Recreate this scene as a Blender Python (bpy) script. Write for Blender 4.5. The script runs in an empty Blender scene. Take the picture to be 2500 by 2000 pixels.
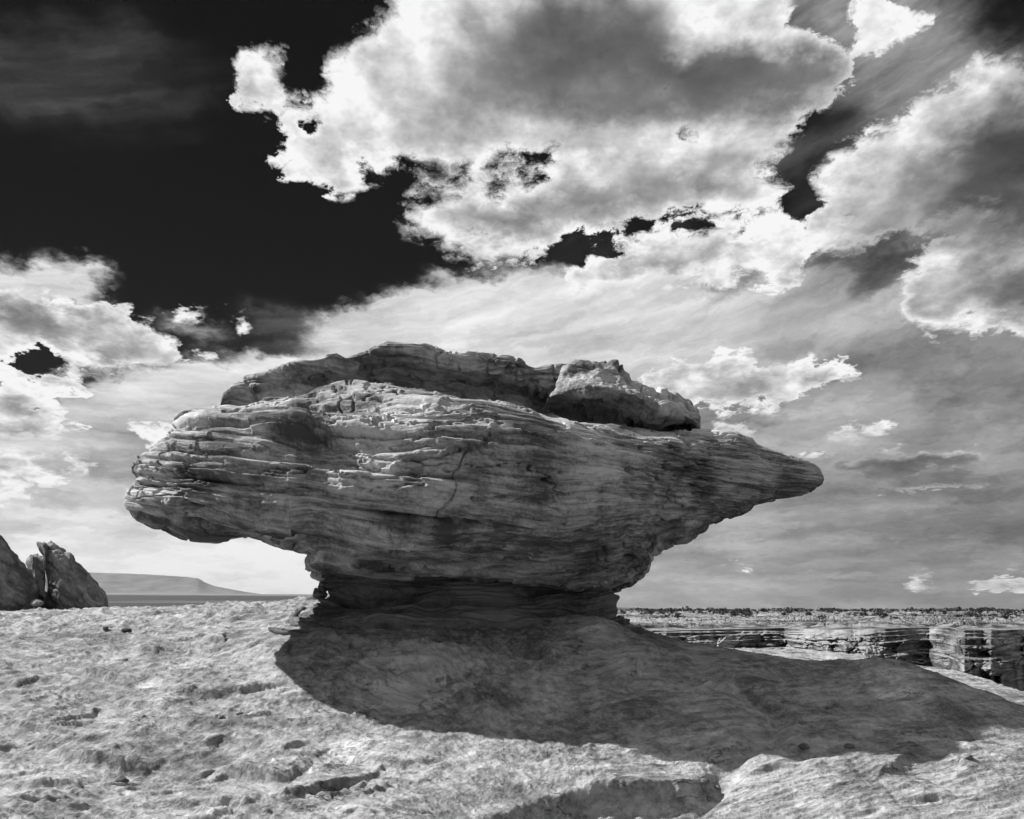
import bpy, math, random
import numpy as np
from mathutils import Vector

random.seed(7)
rng = np.random.default_rng(7)
scene = bpy.context.scene
col = scene.collection

# ------------------------------------------------------------------ camera
# measurements are taken on a 2156 x 1725 view of the photograph
W, H, F, CX, HZ = 2156.0, 1725.0, 1693.0, 1078.0, 1284.0
cam_d = bpy.data.cameras.new('camera')
cam = bpy.data.objects.new('camera', cam_d)
col.objects.link(cam)
cam.location = (0, 0, 0)
cam.rotation_euler = (math.radians(90), 0, 0)
cam_d.sensor_width = 36
cam_d.lens = 36 * F / W
cam_d.shift_y = (HZ - H / 2) / W
cam_d.clip_start = 0.1
cam_d.clip_end = 60000
scene.camera = cam

# ------------------------------------------------------------------ sun
TO_SUN = Vector((-0.71, 0.24, 0.645)).normalized()
SUN_EL = math.asin(TO_SUN.z)
sun_d = bpy.data.lights.new('sun', 'SUN')
sun_d.energy = 5.0
sun_d.angle = math.radians(0.53)
sun_d.color = (1, 1, 1)          # the photograph is black and white
sun = bpy.data.objects.new('sun', sun_d)
sun.rotation_euler = TO_SUN.to_track_quat('Z', 'Y').to_euler()
col.objects.link(sun)

# ------------------------------------------------------------------ exposure
scene.view_settings.view_transform = 'Standard'
scene.view_settings.look = 'None'
scene.view_settings.gamma = 1
scene.view_settings.exposure = 0.95
scene.view_settings.use_curve_mapping = False
scene.cycles.use_denoising = True
scene.cycles.denoiser = 'OPENIMAGEDENOISE'
scene.cycles.denoising_input_passes = 'RGB_ALBEDO_NORMAL'
scene.cycles.denoising_prefilter = 'ACCURATE'
scene.cycles.max_bounces = 6
scene.cycles.diffuse_bounces = 3
scene.cycles.volume_bounces = 0
scene.cycles.use_adaptive_sampling = True
scene.cycles.adaptive_threshold = 0.02
scene.cycles.adaptive_min_samples = 16


# ------------------------------------------------------------------ node helper
class N:
    """tiny expression builder for shader nodes"""
    def __init__(self, tree):
        self.t = tree

    def node(self, kind, **kw):
        n = self.t.nodes.new(kind)
        for k, v in kw.items():
            setattr(n, k, v)
        return n

    def put(self, sock, v):
        if isinstance(v, bpy.types.NodeSocket):
            self.t.links.new(v, sock)
        else:
            sock.default_value = v

    def m(self, op, a, b=0.0, c=0.0, clamp=False):
        n = self.node('ShaderNodeMath', operation=op, use_clamp=clamp)
        self.put(n.inputs[0], a)
        self.put(n.inputs[1], b)
        self.put(n.inputs[2], c)
        return n.outputs[0]

    def vm(self, op, a, b=None, s=None):
        n = self.node('ShaderNodeVectorMath', operation=op)
        self.put(n.inputs[0], a)
        if b is not None:
            self.put(n.inputs[1], b)
        if s is not None:
            self.put(n.inputs['Scale'], s)
        return n.outputs[1] if op in ('DOT_PRODUCT', 'LENGTH') else n.outputs[0]

    def comb(self, x, y, z):
        n = self.node('ShaderNodeCombineXYZ')
        for s, v in zip(n.inputs, (x, y, z)):
            self.put(s, v)
        return n.outputs[0]

    def sep(self, v):
        n = self.node('ShaderNodeSeparateXYZ')
        self.put(n.inputs[0], v)
        return n.outputs

    def noise(self, v, scale, detail=6, rough=0.55, lac=2.0, dist=0.0, color=False, dim='3D'):
        n = self.node('ShaderNodeTexNoise')
        n.noise_dimensions = dim
        self.put(n.inputs['Vector'], v)
        n.inputs['Scale'].default_value = scale
        n.inputs['Detail'].default_value = detail
        n.inputs['Roughness'].default_value = rough
        n.inputs['Lacunarity'].default_value = lac
        n.inputs['Distortion'].default_value = dist
        return n.outputs['Color'] if color else n.outputs['Fac']

    def smooth(self, v, a, b, lo=0.0, hi=1.0):
        n = self.node('ShaderNodeMapRange', interpolation_type='SMOOTHSTEP')
        for k, x in zip(('Value', 'From Min', 'From Max', 'To Min', 'To Max'), (v, a, b, lo, hi)):
            self.put(n.inputs[k], x)
        return n.outputs[0]

    def lin(self, v, a, b, lo=0.0, hi=1.0):
        n = self.node('ShaderNodeMapRange', interpolation_type='LINEAR')
        for k, x in zip(('Value', 'From Min', 'From Max', 'To Min', 'To Max'), (v, a, b, lo, hi)):
            self.put(n.inputs[k], x)
        return n.outputs[0]

    def mix(self, f, a, b):
        n = self.node('ShaderNodeMix', data_type='FLOAT')
        self.put(n.inputs[0], f)
        self.put(n.inputs[2], a)
        self.put(n.inputs[3], b)
        return n.outputs[0]

    def mixv(self, f, a, b):
        n = self.node('ShaderNodeMix', data_type='VECTOR')
        self.put(n.inputs[0], f)
        self.put(n.inputs[4], a)
        self.put(n.inputs[5], b)
        return n.outputs[1]


# ------------------------------------------------------------------ sky
# The weather of the day is drawn as a chart of cloud outlines (measured in the 2156-unit view, converted below to
# azimuth and elevation): a thin high veil, heaped clouds in front of it, and how much light the heaped clouds pass on.
CH = 8.0
CHX, CHY = np.meshgrid(np.arange(-40, W + 48, CH) + CH / 2, np.arange(-40, 1304, CH) + CH / 2)


def poly_mask(pts):
    inside = np.zeros(CHX.shape, bool)
    j = len(pts) - 1
    for i in range(len(pts)):
        (xi, yi), (xj, yj) = pts[i], pts[j]
        c = ((yi > CHY) != (yj > CHY)) & (CHX < (xj - xi) * (CHY - yi) / (yj - yi + 1e-9) + xi)
        inside ^= c
        j = i
    return inside.astype(float)


def blur(g, sx, sy=None):
    for ax, sg in ((1, sx / CH), (0, (sy or sx) / CH)):
        r = max(1, int(3 * sg))
        k = np.exp(-0.5 * (np.arange(-r, r + 1) / max(sg, 0.1)) ** 2)
        k /= k.sum()
        pad = [(0, 0), (0, 0)]
        pad[ax] = (r, r)
        gp = np.pad(g, pad, mode='edge')
        g = np.apply_along_axis(lambda v: np.convolve(v, k, 'valid'), ax, gp)
    return g


def lin(v):
    v = v / 255.0
    return ((v + 0.055) / 1.055) ** 2.4 if v > 0.04 else v / 12.92


def draw_clouds():
    # ---- high veil: brightness of the sheet from spot readings, inside its outline
    spots = [(700, 690, 205), (1100, 650, 215), (1300, 600, 210), (1100, 560, 200), (1500, 640, 195), (1800, 680, 180), (2156, 720, 150),
             (1500, 720, 195), (600, 790, 215), (300, 800, 222), (1100, 720, 200), (1700, 760, 160), (1990, 822, 128), (2156, 850, 125), (1560, 868, 125), (1700, 870, 175),
             (1880, 860, 180), (2000, 895, 135), (1600, 930, 170), (1800, 935, 175), (2100, 940, 140), (60, 920, 200), (200, 925, 180),
             (300, 950, 165), (200, 965, 150), (60, 960, 180), (150, 1000, 170), (280, 985, 165), (100, 1030, 165), (250, 1040, 195), (60, 1070, 190), (200, 1100, 208), (400, 1160, 214),
             (100, 1180, 212), (600, 1220, 218), (300, 1240, 214), (1450, 1090, 165), (1800, 1050, 135), (2100, 1040, 108), (1500, 1180, 150), (1750, 1120, 150),
             (2000, 1110, 132), (2140, 1110, 118), (1900, 1185, 112), (2140, 1185, 118), (1700, 1210, 142), (1400, 1260, 150), (1800, 1260, 132), (2140, 1260, 118), (1350, 1150, 165)]
    num = den = 0
    for x, y, v in spots:
        w = 1 / (((CHX - x) / 1.6) ** 2 + (CHY - y) ** 2 + 220) ** 1.7
        v = v * (0.95 if x > 1550 else (1.07 if x < 700 and y > 1050 else 1.0))
        num, den = num + w * math.sqrt(lin(v) / 0.82), den + w
    sheet = num / den
    V = blur(poly_mask([(-50, 40), (250, 30), (470, 130), (420, 260), (200, 300), (-50, 220)]), 70, 40) * 0.20
    m = blur(poly_mask([(-50, 560), (60, 548), (130, 540), (200, 546), (245, 562), (240, 580), (205, 598), (238, 618), (190, 642), (-50, 660)]), 10, 7)
    V = V * (1 - m) + 0.90 * m
    m = blur(poly_mask([(315, 655), (400, 672), (480, 700), (520, 718), (440, 722), (350, 706)]), 12, 8)
    V = V * (1 - m) + 0.60 * m
    m = blur(poly_mask([(500, 640), (640, 650), (700, 690), (600, 720), (520, 700)]), 26, 16)
    V = V * (1 - m) + 0.34 * m
    m = blur(poly_mask([(620, 706), (690, 660), (760, 627), (860, 602), (920, 582), (1000, 572), (1100, 562), (1200, 556), (1350, 545), (1450, 545),
                        (1700, 560), (2250, 560), (2250, 1400), (-60, 1400), (-60, 880), (100, 850), (180, 800), (260, 776), (380, 757), (480, 749),
                        (600, 744), (690, 740), (640, 722)]), 13, 8)
    V = V * (1 - m) + sheet * m
    m = blur(poly_mask([(1620, -40), (2010, -40), (2060, 100), (1900, 210), (1760, 170), (1640, 100)]), 45)
    V = V * (1 - m) + 0.56 * m
    m = blur(poly_mask([(1780, 200), (2050, 60), (2240, 120), (2240, 560), (1700, 560), (1780, 400)]), 45)
    V = V * (1 - m) + 0.55 * m
    m = blur(poly_mask([(1592, 345), (1650, 300), (1720, 262), (1800, 235), (1780, 285), (1715, 330), (1680, 390), (1640, 405), (1602, 384)]), 14)
    V = V * (1 - m) + 0.24 * m

    # ---- heaped clouds
    heaps = [
     [(845, -40), (845, 5), (800, 30), (790, 70), (728, 95), (722, 140), (692, 205), (650, 216), (605, 238), (592, 290), (552, 368), (640, 386),
      (728, 400), (800, 380), (850, 335), (880, 328), (905, 352), (1010, 355), (1060, 322), (1215, 310), (1140, 366), (1080, 395), (1000, 404),
      (910, 404), (838, 455), (880, 487), (965, 524), (1040, 537), (1130, 542), (1170, 520), (1200, 498), (1250, 503), (1300, 488), (1360, 478),
      (1420, 470), (1500, 470), (1550, 455), (1640, 470), (1700, 445), (1640, 420), (1600, 382), (1590, 335), (1650, 285), (1700, 235), (1790, 190),
      (1820, 150), (1760, 120), (1700, 90), (1660, 40), (1640, -40)],
     [(1180, 566), (1250, 535), (1310, 515), (1400, 490), (1560, 480), (1700, 460), (1725, 500), (1700, 560), (1640, 600), (1560, 585), (1500, 605), (1420, 580), (1300, 606), (1200, 596)],
     [(474, 168), (503, 146), (526, 108), (556, 100), (588, 114), (572, 140), (566, 165), (588, 190), (612, 200), (602, 235), (612, 285), (582, 258), (556, 228), (518, 208), (492, 204)],
     [(1715, 355), (1800, 300), (1870, 245), (1940, 215), (2010, 180), (2060, 130), (2090, 108), (2120, 140), (2240, 150), (2240, 720), (2100, 690), (1950, 698), (1900, 664),
      (1888, 600), (1930, 540), (1980, 500), (1900, 470), (1830, 500), (1760, 530), (1700, 545), (1640, 565), (1640, 500), (1700, 470), (1722, 420)],
     [(1785, 105), (1818, 85), (1806, 35), (1835, -40), (1880, -40), (1892, 15), (1932, 28), (1968, 62), (1940, 74), (1892, 66), (1875, 105), (1850, 136)],
     [(-40, 618), (50, 620), (95, 628), (122, 650), (165, 650), (182, 662), (212, 640), (250, 636), (278, 650), (280, 676), (262, 695), (286, 700), (310, 676), (338, 700), (348, 720),
      (378, 733), (400, 764), (360, 772), (300, 772), (240, 767), (170, 772), (120, 764), (118, 726), (62, 724), (60, 762), (-40, 768)],
     [(-40, 800), (40, 786), (90, 795), (150, 783), (170, 800), (235, 800), (170, 827), (100, 838), (-40, 834)],
     [(-40, 842), (40, 836), (70, 858), (120, 868), (195, 890), (120, 908), (-40, 910)],
     [(262, 906), (300, 898), (340, 892), (372, 884), (375, 932), (330, 948), (300, 927)],
     [(-40, 945), (40, 948), (60, 968), (102, 984), (90, 1008), (30, 1008), (-40, 1002)],
     [(116, 976), (165, 968), (200, 985), (150, 996)], [(56, 1008), (100, 998), (146, 1016), (70, 1025)], [(-40, 1034), (50, 1035), (88, 1050), (40, 1060), (-40, 1058)],
     [(335, 668), (380, 652), (424, 663), (428, 688), (390, 682)], [(497, 658), (522, 664), (526, 684), (503, 688)], [(412, 748), (430, 732), (448, 752)], [(432, 655), (458, 645), (450, 662)],
     [(1336, 795), (1380, 780), (1420, 773), (1450, 762), (1500, 766), (1540, 747), (1582, 752), (1600, 764), (1650, 774), (1700, 752), (1722, 768), (1782, 772), (1798, 790), (1775, 806),
      (1740, 822), (1700, 832), (1640, 836), (1600, 852), (1500, 858), (1440, 846), (1380, 832), (1340, 816)],
     [(1496, 906), (1520, 888), (1560, 898), (1596, 916), (1520, 928)], [(1735, 908), (1790, 898), (1850, 890), (1890, 905), (1840, 914), (1760, 918)],
     [(1735, 992), (1800, 968), (1880, 953), (1950, 963), (2030, 953), (2100, 970), (2060, 987), (2000, 992), (1950, 987), (1900, 1003), (1820, 998)],
     [(1790, 1024), (1850, 1000), (1950, 998), (2000, 1003), (2086, 1010), (2040, 1025), (1950, 1023), (1870, 1028)],
     [(1515, 1190), (1540, 1177), (1605, 1190), (1560, 1197)], [(1880, 1232), (1930, 1212), (1970, 1222), (1940, 1238)], [(2030, 1238), (2070, 1218), (2240, 1212), (2240, 1242)],
     [(1760, 742), (1780, 738), (1790, 748), (1765, 752)], [(1640, 965), (1700, 955), (1780, 962), (1700, 972)],
    ]
    Hc = np.zeros(CHX.shape)
    for p in heaps:
        a = np.array(p)
        size = min(np.ptp(a[:, 0]), np.ptp(a[:, 1]))
        Hc = np.maximum(Hc, blur(poly_mask(p), 9 if size < 60 else (15 if size < 170 else 25)) * (1.35 if size < 170 else 1.2))
    holes = [[(1420, 298), (1436, 278), (1490, 270), (1510, 276), (1466, 292), (1440, 314)],
             [(1186, 506), (1250, 494), (1300, 473), (1318, 488), (1280, 517), (1200, 542), (1138, 552), (1150, 530)],
             [(1306, 468), (1328, 448), (1344, 470)], [(1386, 472), (1420, 452), (1484, 446), (1484, 472), (1430, 484)], [(1500, 477), (1562, 465), (1554, 482)],
             [(1640, 400), (1702, 378), (1728, 430), (1690, 472), (1660, 442)], [(1448, 592), (1540, 550), (1604, 538), (1624, 560), (1580, 602), (1520, 622)],
             [(1680, 532), (1750, 500), (1850, 490), (1934, 478), (1860, 512), (1760, 547), (1690, 562)], [(1786, 592), (1870, 553), (1914, 570), (1872, 612), (1820, 622)],
             [(640, 250), (665, 240), (690, 262), (660, 285), (640, 275)], [(735, 345), (775, 340), (800, 362), (760, 372)], [(62, 726), (116, 726), (116, 762), (62, 762)], [(268, 672), (286, 690), (262, 694)],
             [(1290, 600), (1400, 585), (1460, 600), (1380, 625)], [(1900, 500), (2000, 470), (2110, 420), (2140, 430), (2040, 480), (1930, 525)]]
    for k, p in enumerate(holes):
        m = blur(poly_mask(p), 11)
        m = np.clip(m * 1.3, 0, 1)
        Hc = Hc * (1 - ((0.35, 0.66, 0.5, 0.5, 0.4, 0.6, 0.45, 0.5, 0.45)[k] if k < 9 else 0.9) * m)
        if k < 9:
            q = 0.9 if k < 6 else 0.6
            V = V * (1 - q * m) + (0.14 if k < 6 else 0.3) * q * m
    # ---- light that comes through: pale rims, grey undersides
    T = np.full(CHX.shape, 0.93)
    shade = [(1010, 165, 150, 70, 0, 0.66), (960, 245, 90, 36, 0, 0.70), (1110, 140, 120, 90, 0, 0.50), (1170, 60, 100, 80, 0, 0.45), (1290, 90, 150, 120, 0, 0.40),
             (1480, 165, 200, 75, 0, 0.40), (1640, 165, 150, 65, 0, 0.42), (1350, 215, 230, 48, 0, 0.48), (1540, 50, 110, 48, 0, 0.95), (1425, 100, 26, 30, 0, 0.92),
             (1690, 60, 34, 26, 0, 0.9), (1610, 40, 40, 30, 0, 0.8), (1090, 468, 95, 26, 0, 0.52), (1040, 440, 60, 20, 0, 0.72), (1300, 425, 130, 34, 0, 0.55), (1220, 440, 100, 26, 0, 0.62), (1370, 370, 80, 36, 0, 0.66),
             (1480, 385, 90, 30, 0, 0.62), (1560, 330, 60, 24, 0, 0.74), (1230, 300, 140, 24, 0, 0.74), (760, 290, 70, 40, 0, 0.86), (860, 150, 80, 60, 0, 0.86), (1000, 290, 120, 24, 0, 0.80), (2090, 335, 250, 85, -0.5, 0.26), (2130, 440, 130, 70, 0, 0.30), (2150, 200, 60, 50, 0, 0.5), (1930, 420, 150, 40, -0.5, 0.58), (1800, 440, 90, 30, -0.4, 0.74), (2130, 610, 130, 60, 0, 0.42), (1990, 640, 80, 36, 0, 0.7),
             (2030, 500, 120, 24, -0.4, 0.6), (1380, 560, 80, 20, 0, 0.76), (1560, 520, 80, 16, 0, 0.82),
             (80, 684, 85, 20, 0, 0.56), (15, 662, 50, 18, 0, 0.56), (140, 705, 50, 16, 0, 0.6), (245, 742, 55, 16, 0, 0.55), (362, 758, 40, 10, 0, 0.58), (30, 858, 50, 9, 0, 0.55), (30, 905, 60, 8, 0, 0.55), (200, 660, 50, 12, 0, 0.72),
             (1540, 806, 70, 12, 0, 0.62), (1460, 836, 70, 10, 0, 0.6), (1640, 838, 90, 10, 0, 0.62), (1400, 815, 40, 12, 0, 0.7), (1545, 915, 60, 10, 0, 0.62), (1800, 914, 90, 7, 0, 0.68),
             (1920, 980, 240, 34, 0, 0.38), (1940, 1014, 210, 22, 0, 0.40), (2100, 1240, 80, 10, 0, 0.58), (1930, 1226, 60, 14, 0, 0.74), (1560, 1188, 60, 12, 0, 0.82), (2110, 1222, 60, 12, 0, 0.76)]
    for cx_, cy_, rx, ry, rot, v in shade:
        c, s_ = math.cos(rot), math.sin(rot)
        dx, dy = CHX - cx_, CHY - cy_
        e = ((dx * c + dy * s_) / rx) ** 2 + ((-dx * s_ + dy * c) / ry) ** 2
        w = np.exp(-0.9 * e ** 1.4)
        T = T * (1 - w) + v * w
    return [V, Hc / 1.35, T]


def chart_at(g, px, py):
    u = np.clip((px + 40) / CH - 0.5, 0, g.shape[1] - 1.001)
    v = np.clip((py + 40) / CH - 0.5, 0, g.shape[0] - 1.001)
    i, j = u.astype(int), v.astype(int)
    fu, fv = u - i, v - j
    return ((g[j, i] * (1 - fu) + g[j, i + 1] * fu) * (1 - fv)
            + (g[j + 1, i] * (1 - fu) + g[j + 1, i + 1] * fu) * fv)


def build_world():
    world = bpy.data.worlds.new('World')
    scene.world = world
    world.use_nodes = True
    t = world.node_tree
    t.nodes.clear()
    n = N(t)
    out = n.node('ShaderNodeOutputWorld')
    bg = n.node('ShaderNodeBackground')
    bg.inputs['Strength'].default_value = 0.1
    t.links.new(bg.outputs[0], out.inputs[0])

    sky = n.node('ShaderNodeTexSky')
    sky.sky_type = 'NISHITA'
    sky.sun_disc = False
    sky.sun_elevation = SUN_EL
    sky.sun_rotation = math.atan2(TO_SUN.x, TO_SUN.y)
    sky.altitude = 1800
    # a red filter on black-and-white film: only the red of the clear sky is recorded
    red = n.node('ShaderNodeSeparateColor')
    t.links.new(sky.outputs[0], red.inputs[0])
    clear = n.m('MULTIPLY', red.outputs[0], 0.006)

    tc = n.node('ShaderNodeTexCoord')
    d = n.vm('NORMALIZE', tc.outputs['Generated'])
    x, y, z = n.sep(d)
    az = n.m('ARCTAN2', x, y)
    el = n.m('ARCSINE', z)
    zc = n.m('ADD', n.m('MAXIMUM', z, 0.0), 0.30)
    q = n.comb(n.m('DIVIDE', x, zc), n.m('DIVIDE', y, zc), 0.0)

    # the cloud chart is bent by turbulence before it is read
    w1 = n.vm('SUBTRACT', n.noise(q, 5.0, 3, 0.5, color=True, dim='2D'), (0.5, 0.5, 0.5))
    w2 = n.vm('SUBTRACT', n.noise(q, 17.0, 5, 0.62, color=True, dim='2D'), (0.5, 0.5, 0.5))
    wx, wy, _ = n.sep(n.vm('ADD', n.vm('SCALE', w1, s=0.016), n.vm('SCALE', w2, s=0.050)))
    el_c = n.smooth(el, 0.0, 0.45, 0.25, 0.95)
    azw = n.m('ADD', az, wx)
    elw = n.m('ADD', el, n.m('MULTIPLY', wy, el_c))

    AZ = math.radians(33.5)
    u = n.m('PINGPONG', n.m('DIVIDE', n.m('ADD', azw, AZ), 2 * AZ), 1.0)
    ROWS, E1, M = 54, math.radians(38.0), 112
    v = n.m('MULTIPLY', n.m('DIVIDE', n.m('MAXIMUM', elw, 0.0), E1), ROWS - 1.0)
    charts = draw_clouds()
    uuu = n.comb(u, u, u)
    f = np.arange(M) / (M - 1)
    a = -AZ + 2 * AZ * f

    def row(k):
        """one line of the chart: cover and tone against azimuth at this elevation"""
        e = k / (ROWS - 1) * E1
        r = n.node('ShaderNodeRGBCurve')
        px = CX + F * np.tan(a)
        py = HZ - F * math.tan(e) / np.cos(a)
        for g, cu in zip(charts, r.mapping.curves):
            c = np.clip(chart_at(g, px, py), 0, 1)
            cu.points[0].location = (0.0, c[0])
            cu.points[-1].location = (1.0, c[-1])
            for i in range(1, M - 1):
                cu.points.new(f[i], c[i])
            for p in cu.points:
                p.handle_type = 'VECTOR'
        r.mapping.update()
        t.links.new(uuu, r.inputs['Color'])
        return r.outputs[0]

    acc = row(0)
    for k in range(1, ROWS):
        acc = n.mixv(n.m('ADD', v, 1.0 - k, clamp=True), acc, row(k))
    # overhead, out of view: even broken cloud, made brighter to lift the shade
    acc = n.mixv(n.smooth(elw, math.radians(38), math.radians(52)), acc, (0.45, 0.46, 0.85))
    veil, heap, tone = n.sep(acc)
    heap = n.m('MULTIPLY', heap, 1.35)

    # heaped clouds
    fb = n.noise(n.vm('ADD', q, n.vm('SCALE', w2, s=0.05)), 15.0, 8, 0.56, dim='2D')
    vor = n.node('ShaderNodeTexVoronoi')
    vor.voronoi_dimensions = '2D'
    vor.feature = 'F1'
    vor.inputs['Scale'].default_value = 20.0
    vor.inputs['Detail'].default_value = 3.0
    vor.inputs['Roughness'].default_value = 0.62
    vor.inputs['Lacunarity'].default_value = 2.2
    vor.normalize = False
    t.links.new(n.vm('ADD', q, n.vm('SCALE', w2, s=0.10)), vor.inputs['Vector'])
    puff = n.m('SUBTRACT', 0.42, n.m('MULTIPLY', vor.outputs['Distance'], 0.42))
    live = n.smooth(heap, 0.02, 0.22)
    body = n.m('ADD', n.m('ADD', heap, -0.02), n.m('MULTIPLY', n.m('MULTIPLY', n.m('SUBTRACT', fb, 0.5), 1.5), live))
    body = n.m('ADD', body, n.m('MULTIPLY', n.m('MULTIPLY', puff, 0.95), live))
    soft = n.smooth(n.noise(q, 4.0, 3, 0.5, dim='2D'), 0.36, 0.64, 0.12, 0.42)
    cover = n.smooth(body, n.m('SUBTRACT', 0.54, soft), n.m('ADD', 0.54, soft))
    edge = n.smooth(body, 0.55, 1.0, 1.0, 0.0)
    # billows: a relief that faces the sun is paler
    fb1 = n.noise(q, 8.0, 5, 0.58, dim='2D')
    fb2 = n.noise(n.vm('ADD', q, (0.022, -0.014, 0.0)), 8.0, 5, 0.58, dim='2D')
    relief = n.m('SUBTRACT', fb1, fb2)
    lum = n.m('ADD', tone, n.m('MULTIPLY', n.m('SUBTRACT', fb1, 0.5), n.m('MULTIPLY', tone, -0.62)))
    lum = n.m('ADD', lum, n.m('MULTIPLY', relief, n.m('MULTIPLY', n.m('MULTIPLY', tone, tone), 1.4)))
    lum = n.m('ADD', lum, n.m('MULTIPLY', puff, n.m('MULTIPLY', n.m('MULTIPLY', tone, tone), 0.42)))
    lum = n.mix(n.m('MULTIPLY', n.m('MULTIPLY', edge, 0.50), n.smooth(tone, 0.38, 0.72)), lum, n.m('POWER', n.m('MAXIMUM', tone, 0.0), 0.45))
    lum = n.m('MULTIPLY', lum, n.smooth(body, 0.75, 1.5, 1.04, 0.86))
    lum = n.m('MINIMUM', n.m('MAXIMUM', lum, 0.12), 1.0)

    # high veil: streaks drawn out along the wind, flat towards the horizon
    tilt = n.smooth(el, 0.12, 0.5, 0.0, -0.28)
    qs = n.comb(n.m('MULTIPLY', az, 2.4),
                n.m('MULTIPLY', n.m('ADD', el, n.m('MULTIPLY', az, tilt)), 17.0), 0.0)
    st = n.noise(n.vm('ADD', qs, n.vm('SCALE', w1, s=0.22)), 1.7, 8, 0.60, dim='2D')
    st2 = n.noise(n.vm('ADD', n.vm('MULTIPLY', qs, (2.2, 1.5, 0.0)), n.vm('SCALE', w2, s=0.5)), 1.6, 7, 0.62, dim='2D')
    st = n.m('ADD', n.m('MULTIPLY', st, 0.6), n.m('MULTIPLY', n.lin(st2, 0.25, 0.75), 0.4))
    amt = n.m('MULTIPLY', n.m('MULTIPLY', veil, n.m('SUBTRACT', 1.2, veil)), 1.7)
    veil = n.m('ADD', veil, n.m('MULTIPLY', n.m('SUBTRACT', st, 0.5), n.m('ADD', 0.06, amt)))
    veil = n.m('MINIMUM', n.m('MAXIMUM', veil, 0.0), 1.0)

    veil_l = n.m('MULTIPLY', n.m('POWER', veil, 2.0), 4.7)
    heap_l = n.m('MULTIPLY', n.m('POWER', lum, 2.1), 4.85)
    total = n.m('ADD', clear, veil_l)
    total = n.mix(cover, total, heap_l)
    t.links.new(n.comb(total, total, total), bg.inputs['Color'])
    world.cycles.sampling_method = 'MANUAL'
    world.cycles.sample_map_resolution = 512


build_world()


# ------------------------------------------------------------------ numpy noise
def _h(ix, iy, iz, seed):
    h = (ix.astype(np.uint32) * np.uint32(374761393) + iy.astype(np.uint32) * np.uint32(668265263)
         + iz.astype(np.uint32) * np.uint32(2246822519) + np.uint32((seed * 3266489917) & 0xffffffff))
    h = (h ^ (h >> np.uint32(13))) * np.uint32(1274126177)
    h = (h ^ (h >> np.uint32(16))) * np.uint32(2246822519)
    return h ^ (h >> np.uint32(15))


def perlin(x, y, z, seed=0):
    x = np.asarray(x, np.float32); y = np.asarray(y, np.float32); z = np.asarray(z, np.float32)
    x, y, z = np.broadcast_arrays(x, y, z)
    fx, fy, fz = np.floor(x), np.floor(y), np.floor(z)
    ix, iy, iz = fx.astype(np.int64), fy.astype(np.int64), fz.astype(np.int64)
    x, y, z = x - fx, y - fy, z - fz
    u = x * x * x * (x * (x * 6 - 15) + 10)
    v = y * y * y * (y * (y * 6 - 15) + 10)
    w = z * z * z * (z * (z * 6 - 15) + 10)

    def g(dx, dy, dz):
        h = _h(ix + dx, iy + dy, iz + dz, seed)
        gx = (h & np.uint32(1023)).astype(np.float32) / 511.5 - 1
        gy = ((h >> np.uint32(10)) & np.uint32(1023)).astype(np.float32) / 511.5 - 1
        gz = ((h >> np.uint32(20)) & np.uint32(1023)).astype(np.float32) / 511.5 - 1
        return gx * (x - dx) + gy * (y - dy) + gz * (z - dz)
    a = g(0, 0, 0) * (1 - u) + g(1, 0, 0) * u
    b = g(0, 1, 0) * (1 - u) + g(1, 1, 0) * u
    c = g(0, 0, 1) * (1 - u) + g(1, 0, 1) * u
    d = g(0, 1, 1) * (1 - u) + g(1, 1, 1) * u
    return ((a * (1 - v) + b * v) * (1 - w) + (c * (1 - v) + d * v) * w) * 1.2


def fbm(x, y, z, octv=4, gain=0.5, seed=0, lac=2.03):
    s, a, f = 0.0, 1.0, 1.0
    for o in range(octv):
        s = s + a * perlin(x * f, y * f, z * f, seed + o * 13)
        a *= gain
        f *= lac
    return s


def smooth(t, a, b):
    t = np.clip((t - a) / (b - a), 0, 1)
    return t * t * (3 - 2 * t)


def interp(x, pts):
    p = np.array(pts, float)
    return np.interp(x, p[:, 0], p[:, 1])


# ------------------------------------------------------------------ mesh helpers
def grid_mesh(name, P, wrap_v=False, attr=None, flip=False):
    """P[n, m, 3] -> quads; wrap_v closes the second axis"""
    n, m = P.shape[:2]
    me = bpy.data.meshes.new(name)
    idx = np.arange(n * m).reshape(n, m)
    if wrap_v:
        nx = np.roll(idx, -1, axis=1)
        a, b, c, d = idx[:-1], idx[1:], nx[1:], nx[:-1]
    else:
        a, b, c, d = idx[:-1, :-1], idx[1:, :-1], idx[1:, 1:], idx[:-1, 1:]
    q = np.stack([a, b, c, d], -1).reshape(-1, 4)
    if flip:
        q = q[:, ::-1]
    me.vertices.add(n * m)
    me.vertices.foreach_set('co', P.reshape(-1).astype(np.float32))
    k = len(q)
    me.loops.add(k * 4)
    me.loops.foreach_set('vertex_index', q.reshape(-1).astype(np.int32))
    me.polygons.add(k)
    me.polygons.foreach_set('loop_start', (np.arange(k) * 4).astype(np.int32))
    me.polygons.foreach_set('loop_total', np.full(k, 4, np.int32))
    me.polygons.foreach_set('use_smooth', np.ones(k, bool))
    me.update(calc_edges=True)
    if attr is not None:
        for an, av in attr.items():
            if av.ndim == P.ndim:
                at = me.attributes.new(an, 'FLOAT_VECTOR', 'POINT')
                at.data.foreach_set('vector', av.reshape(-1).astype(np.float32))
            else:
                at = me.attributes.new(an, 'FLOAT', 'POINT')
                at.data.foreach_set('value', av.reshape(-1).astype(np.float32))
    return me


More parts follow.
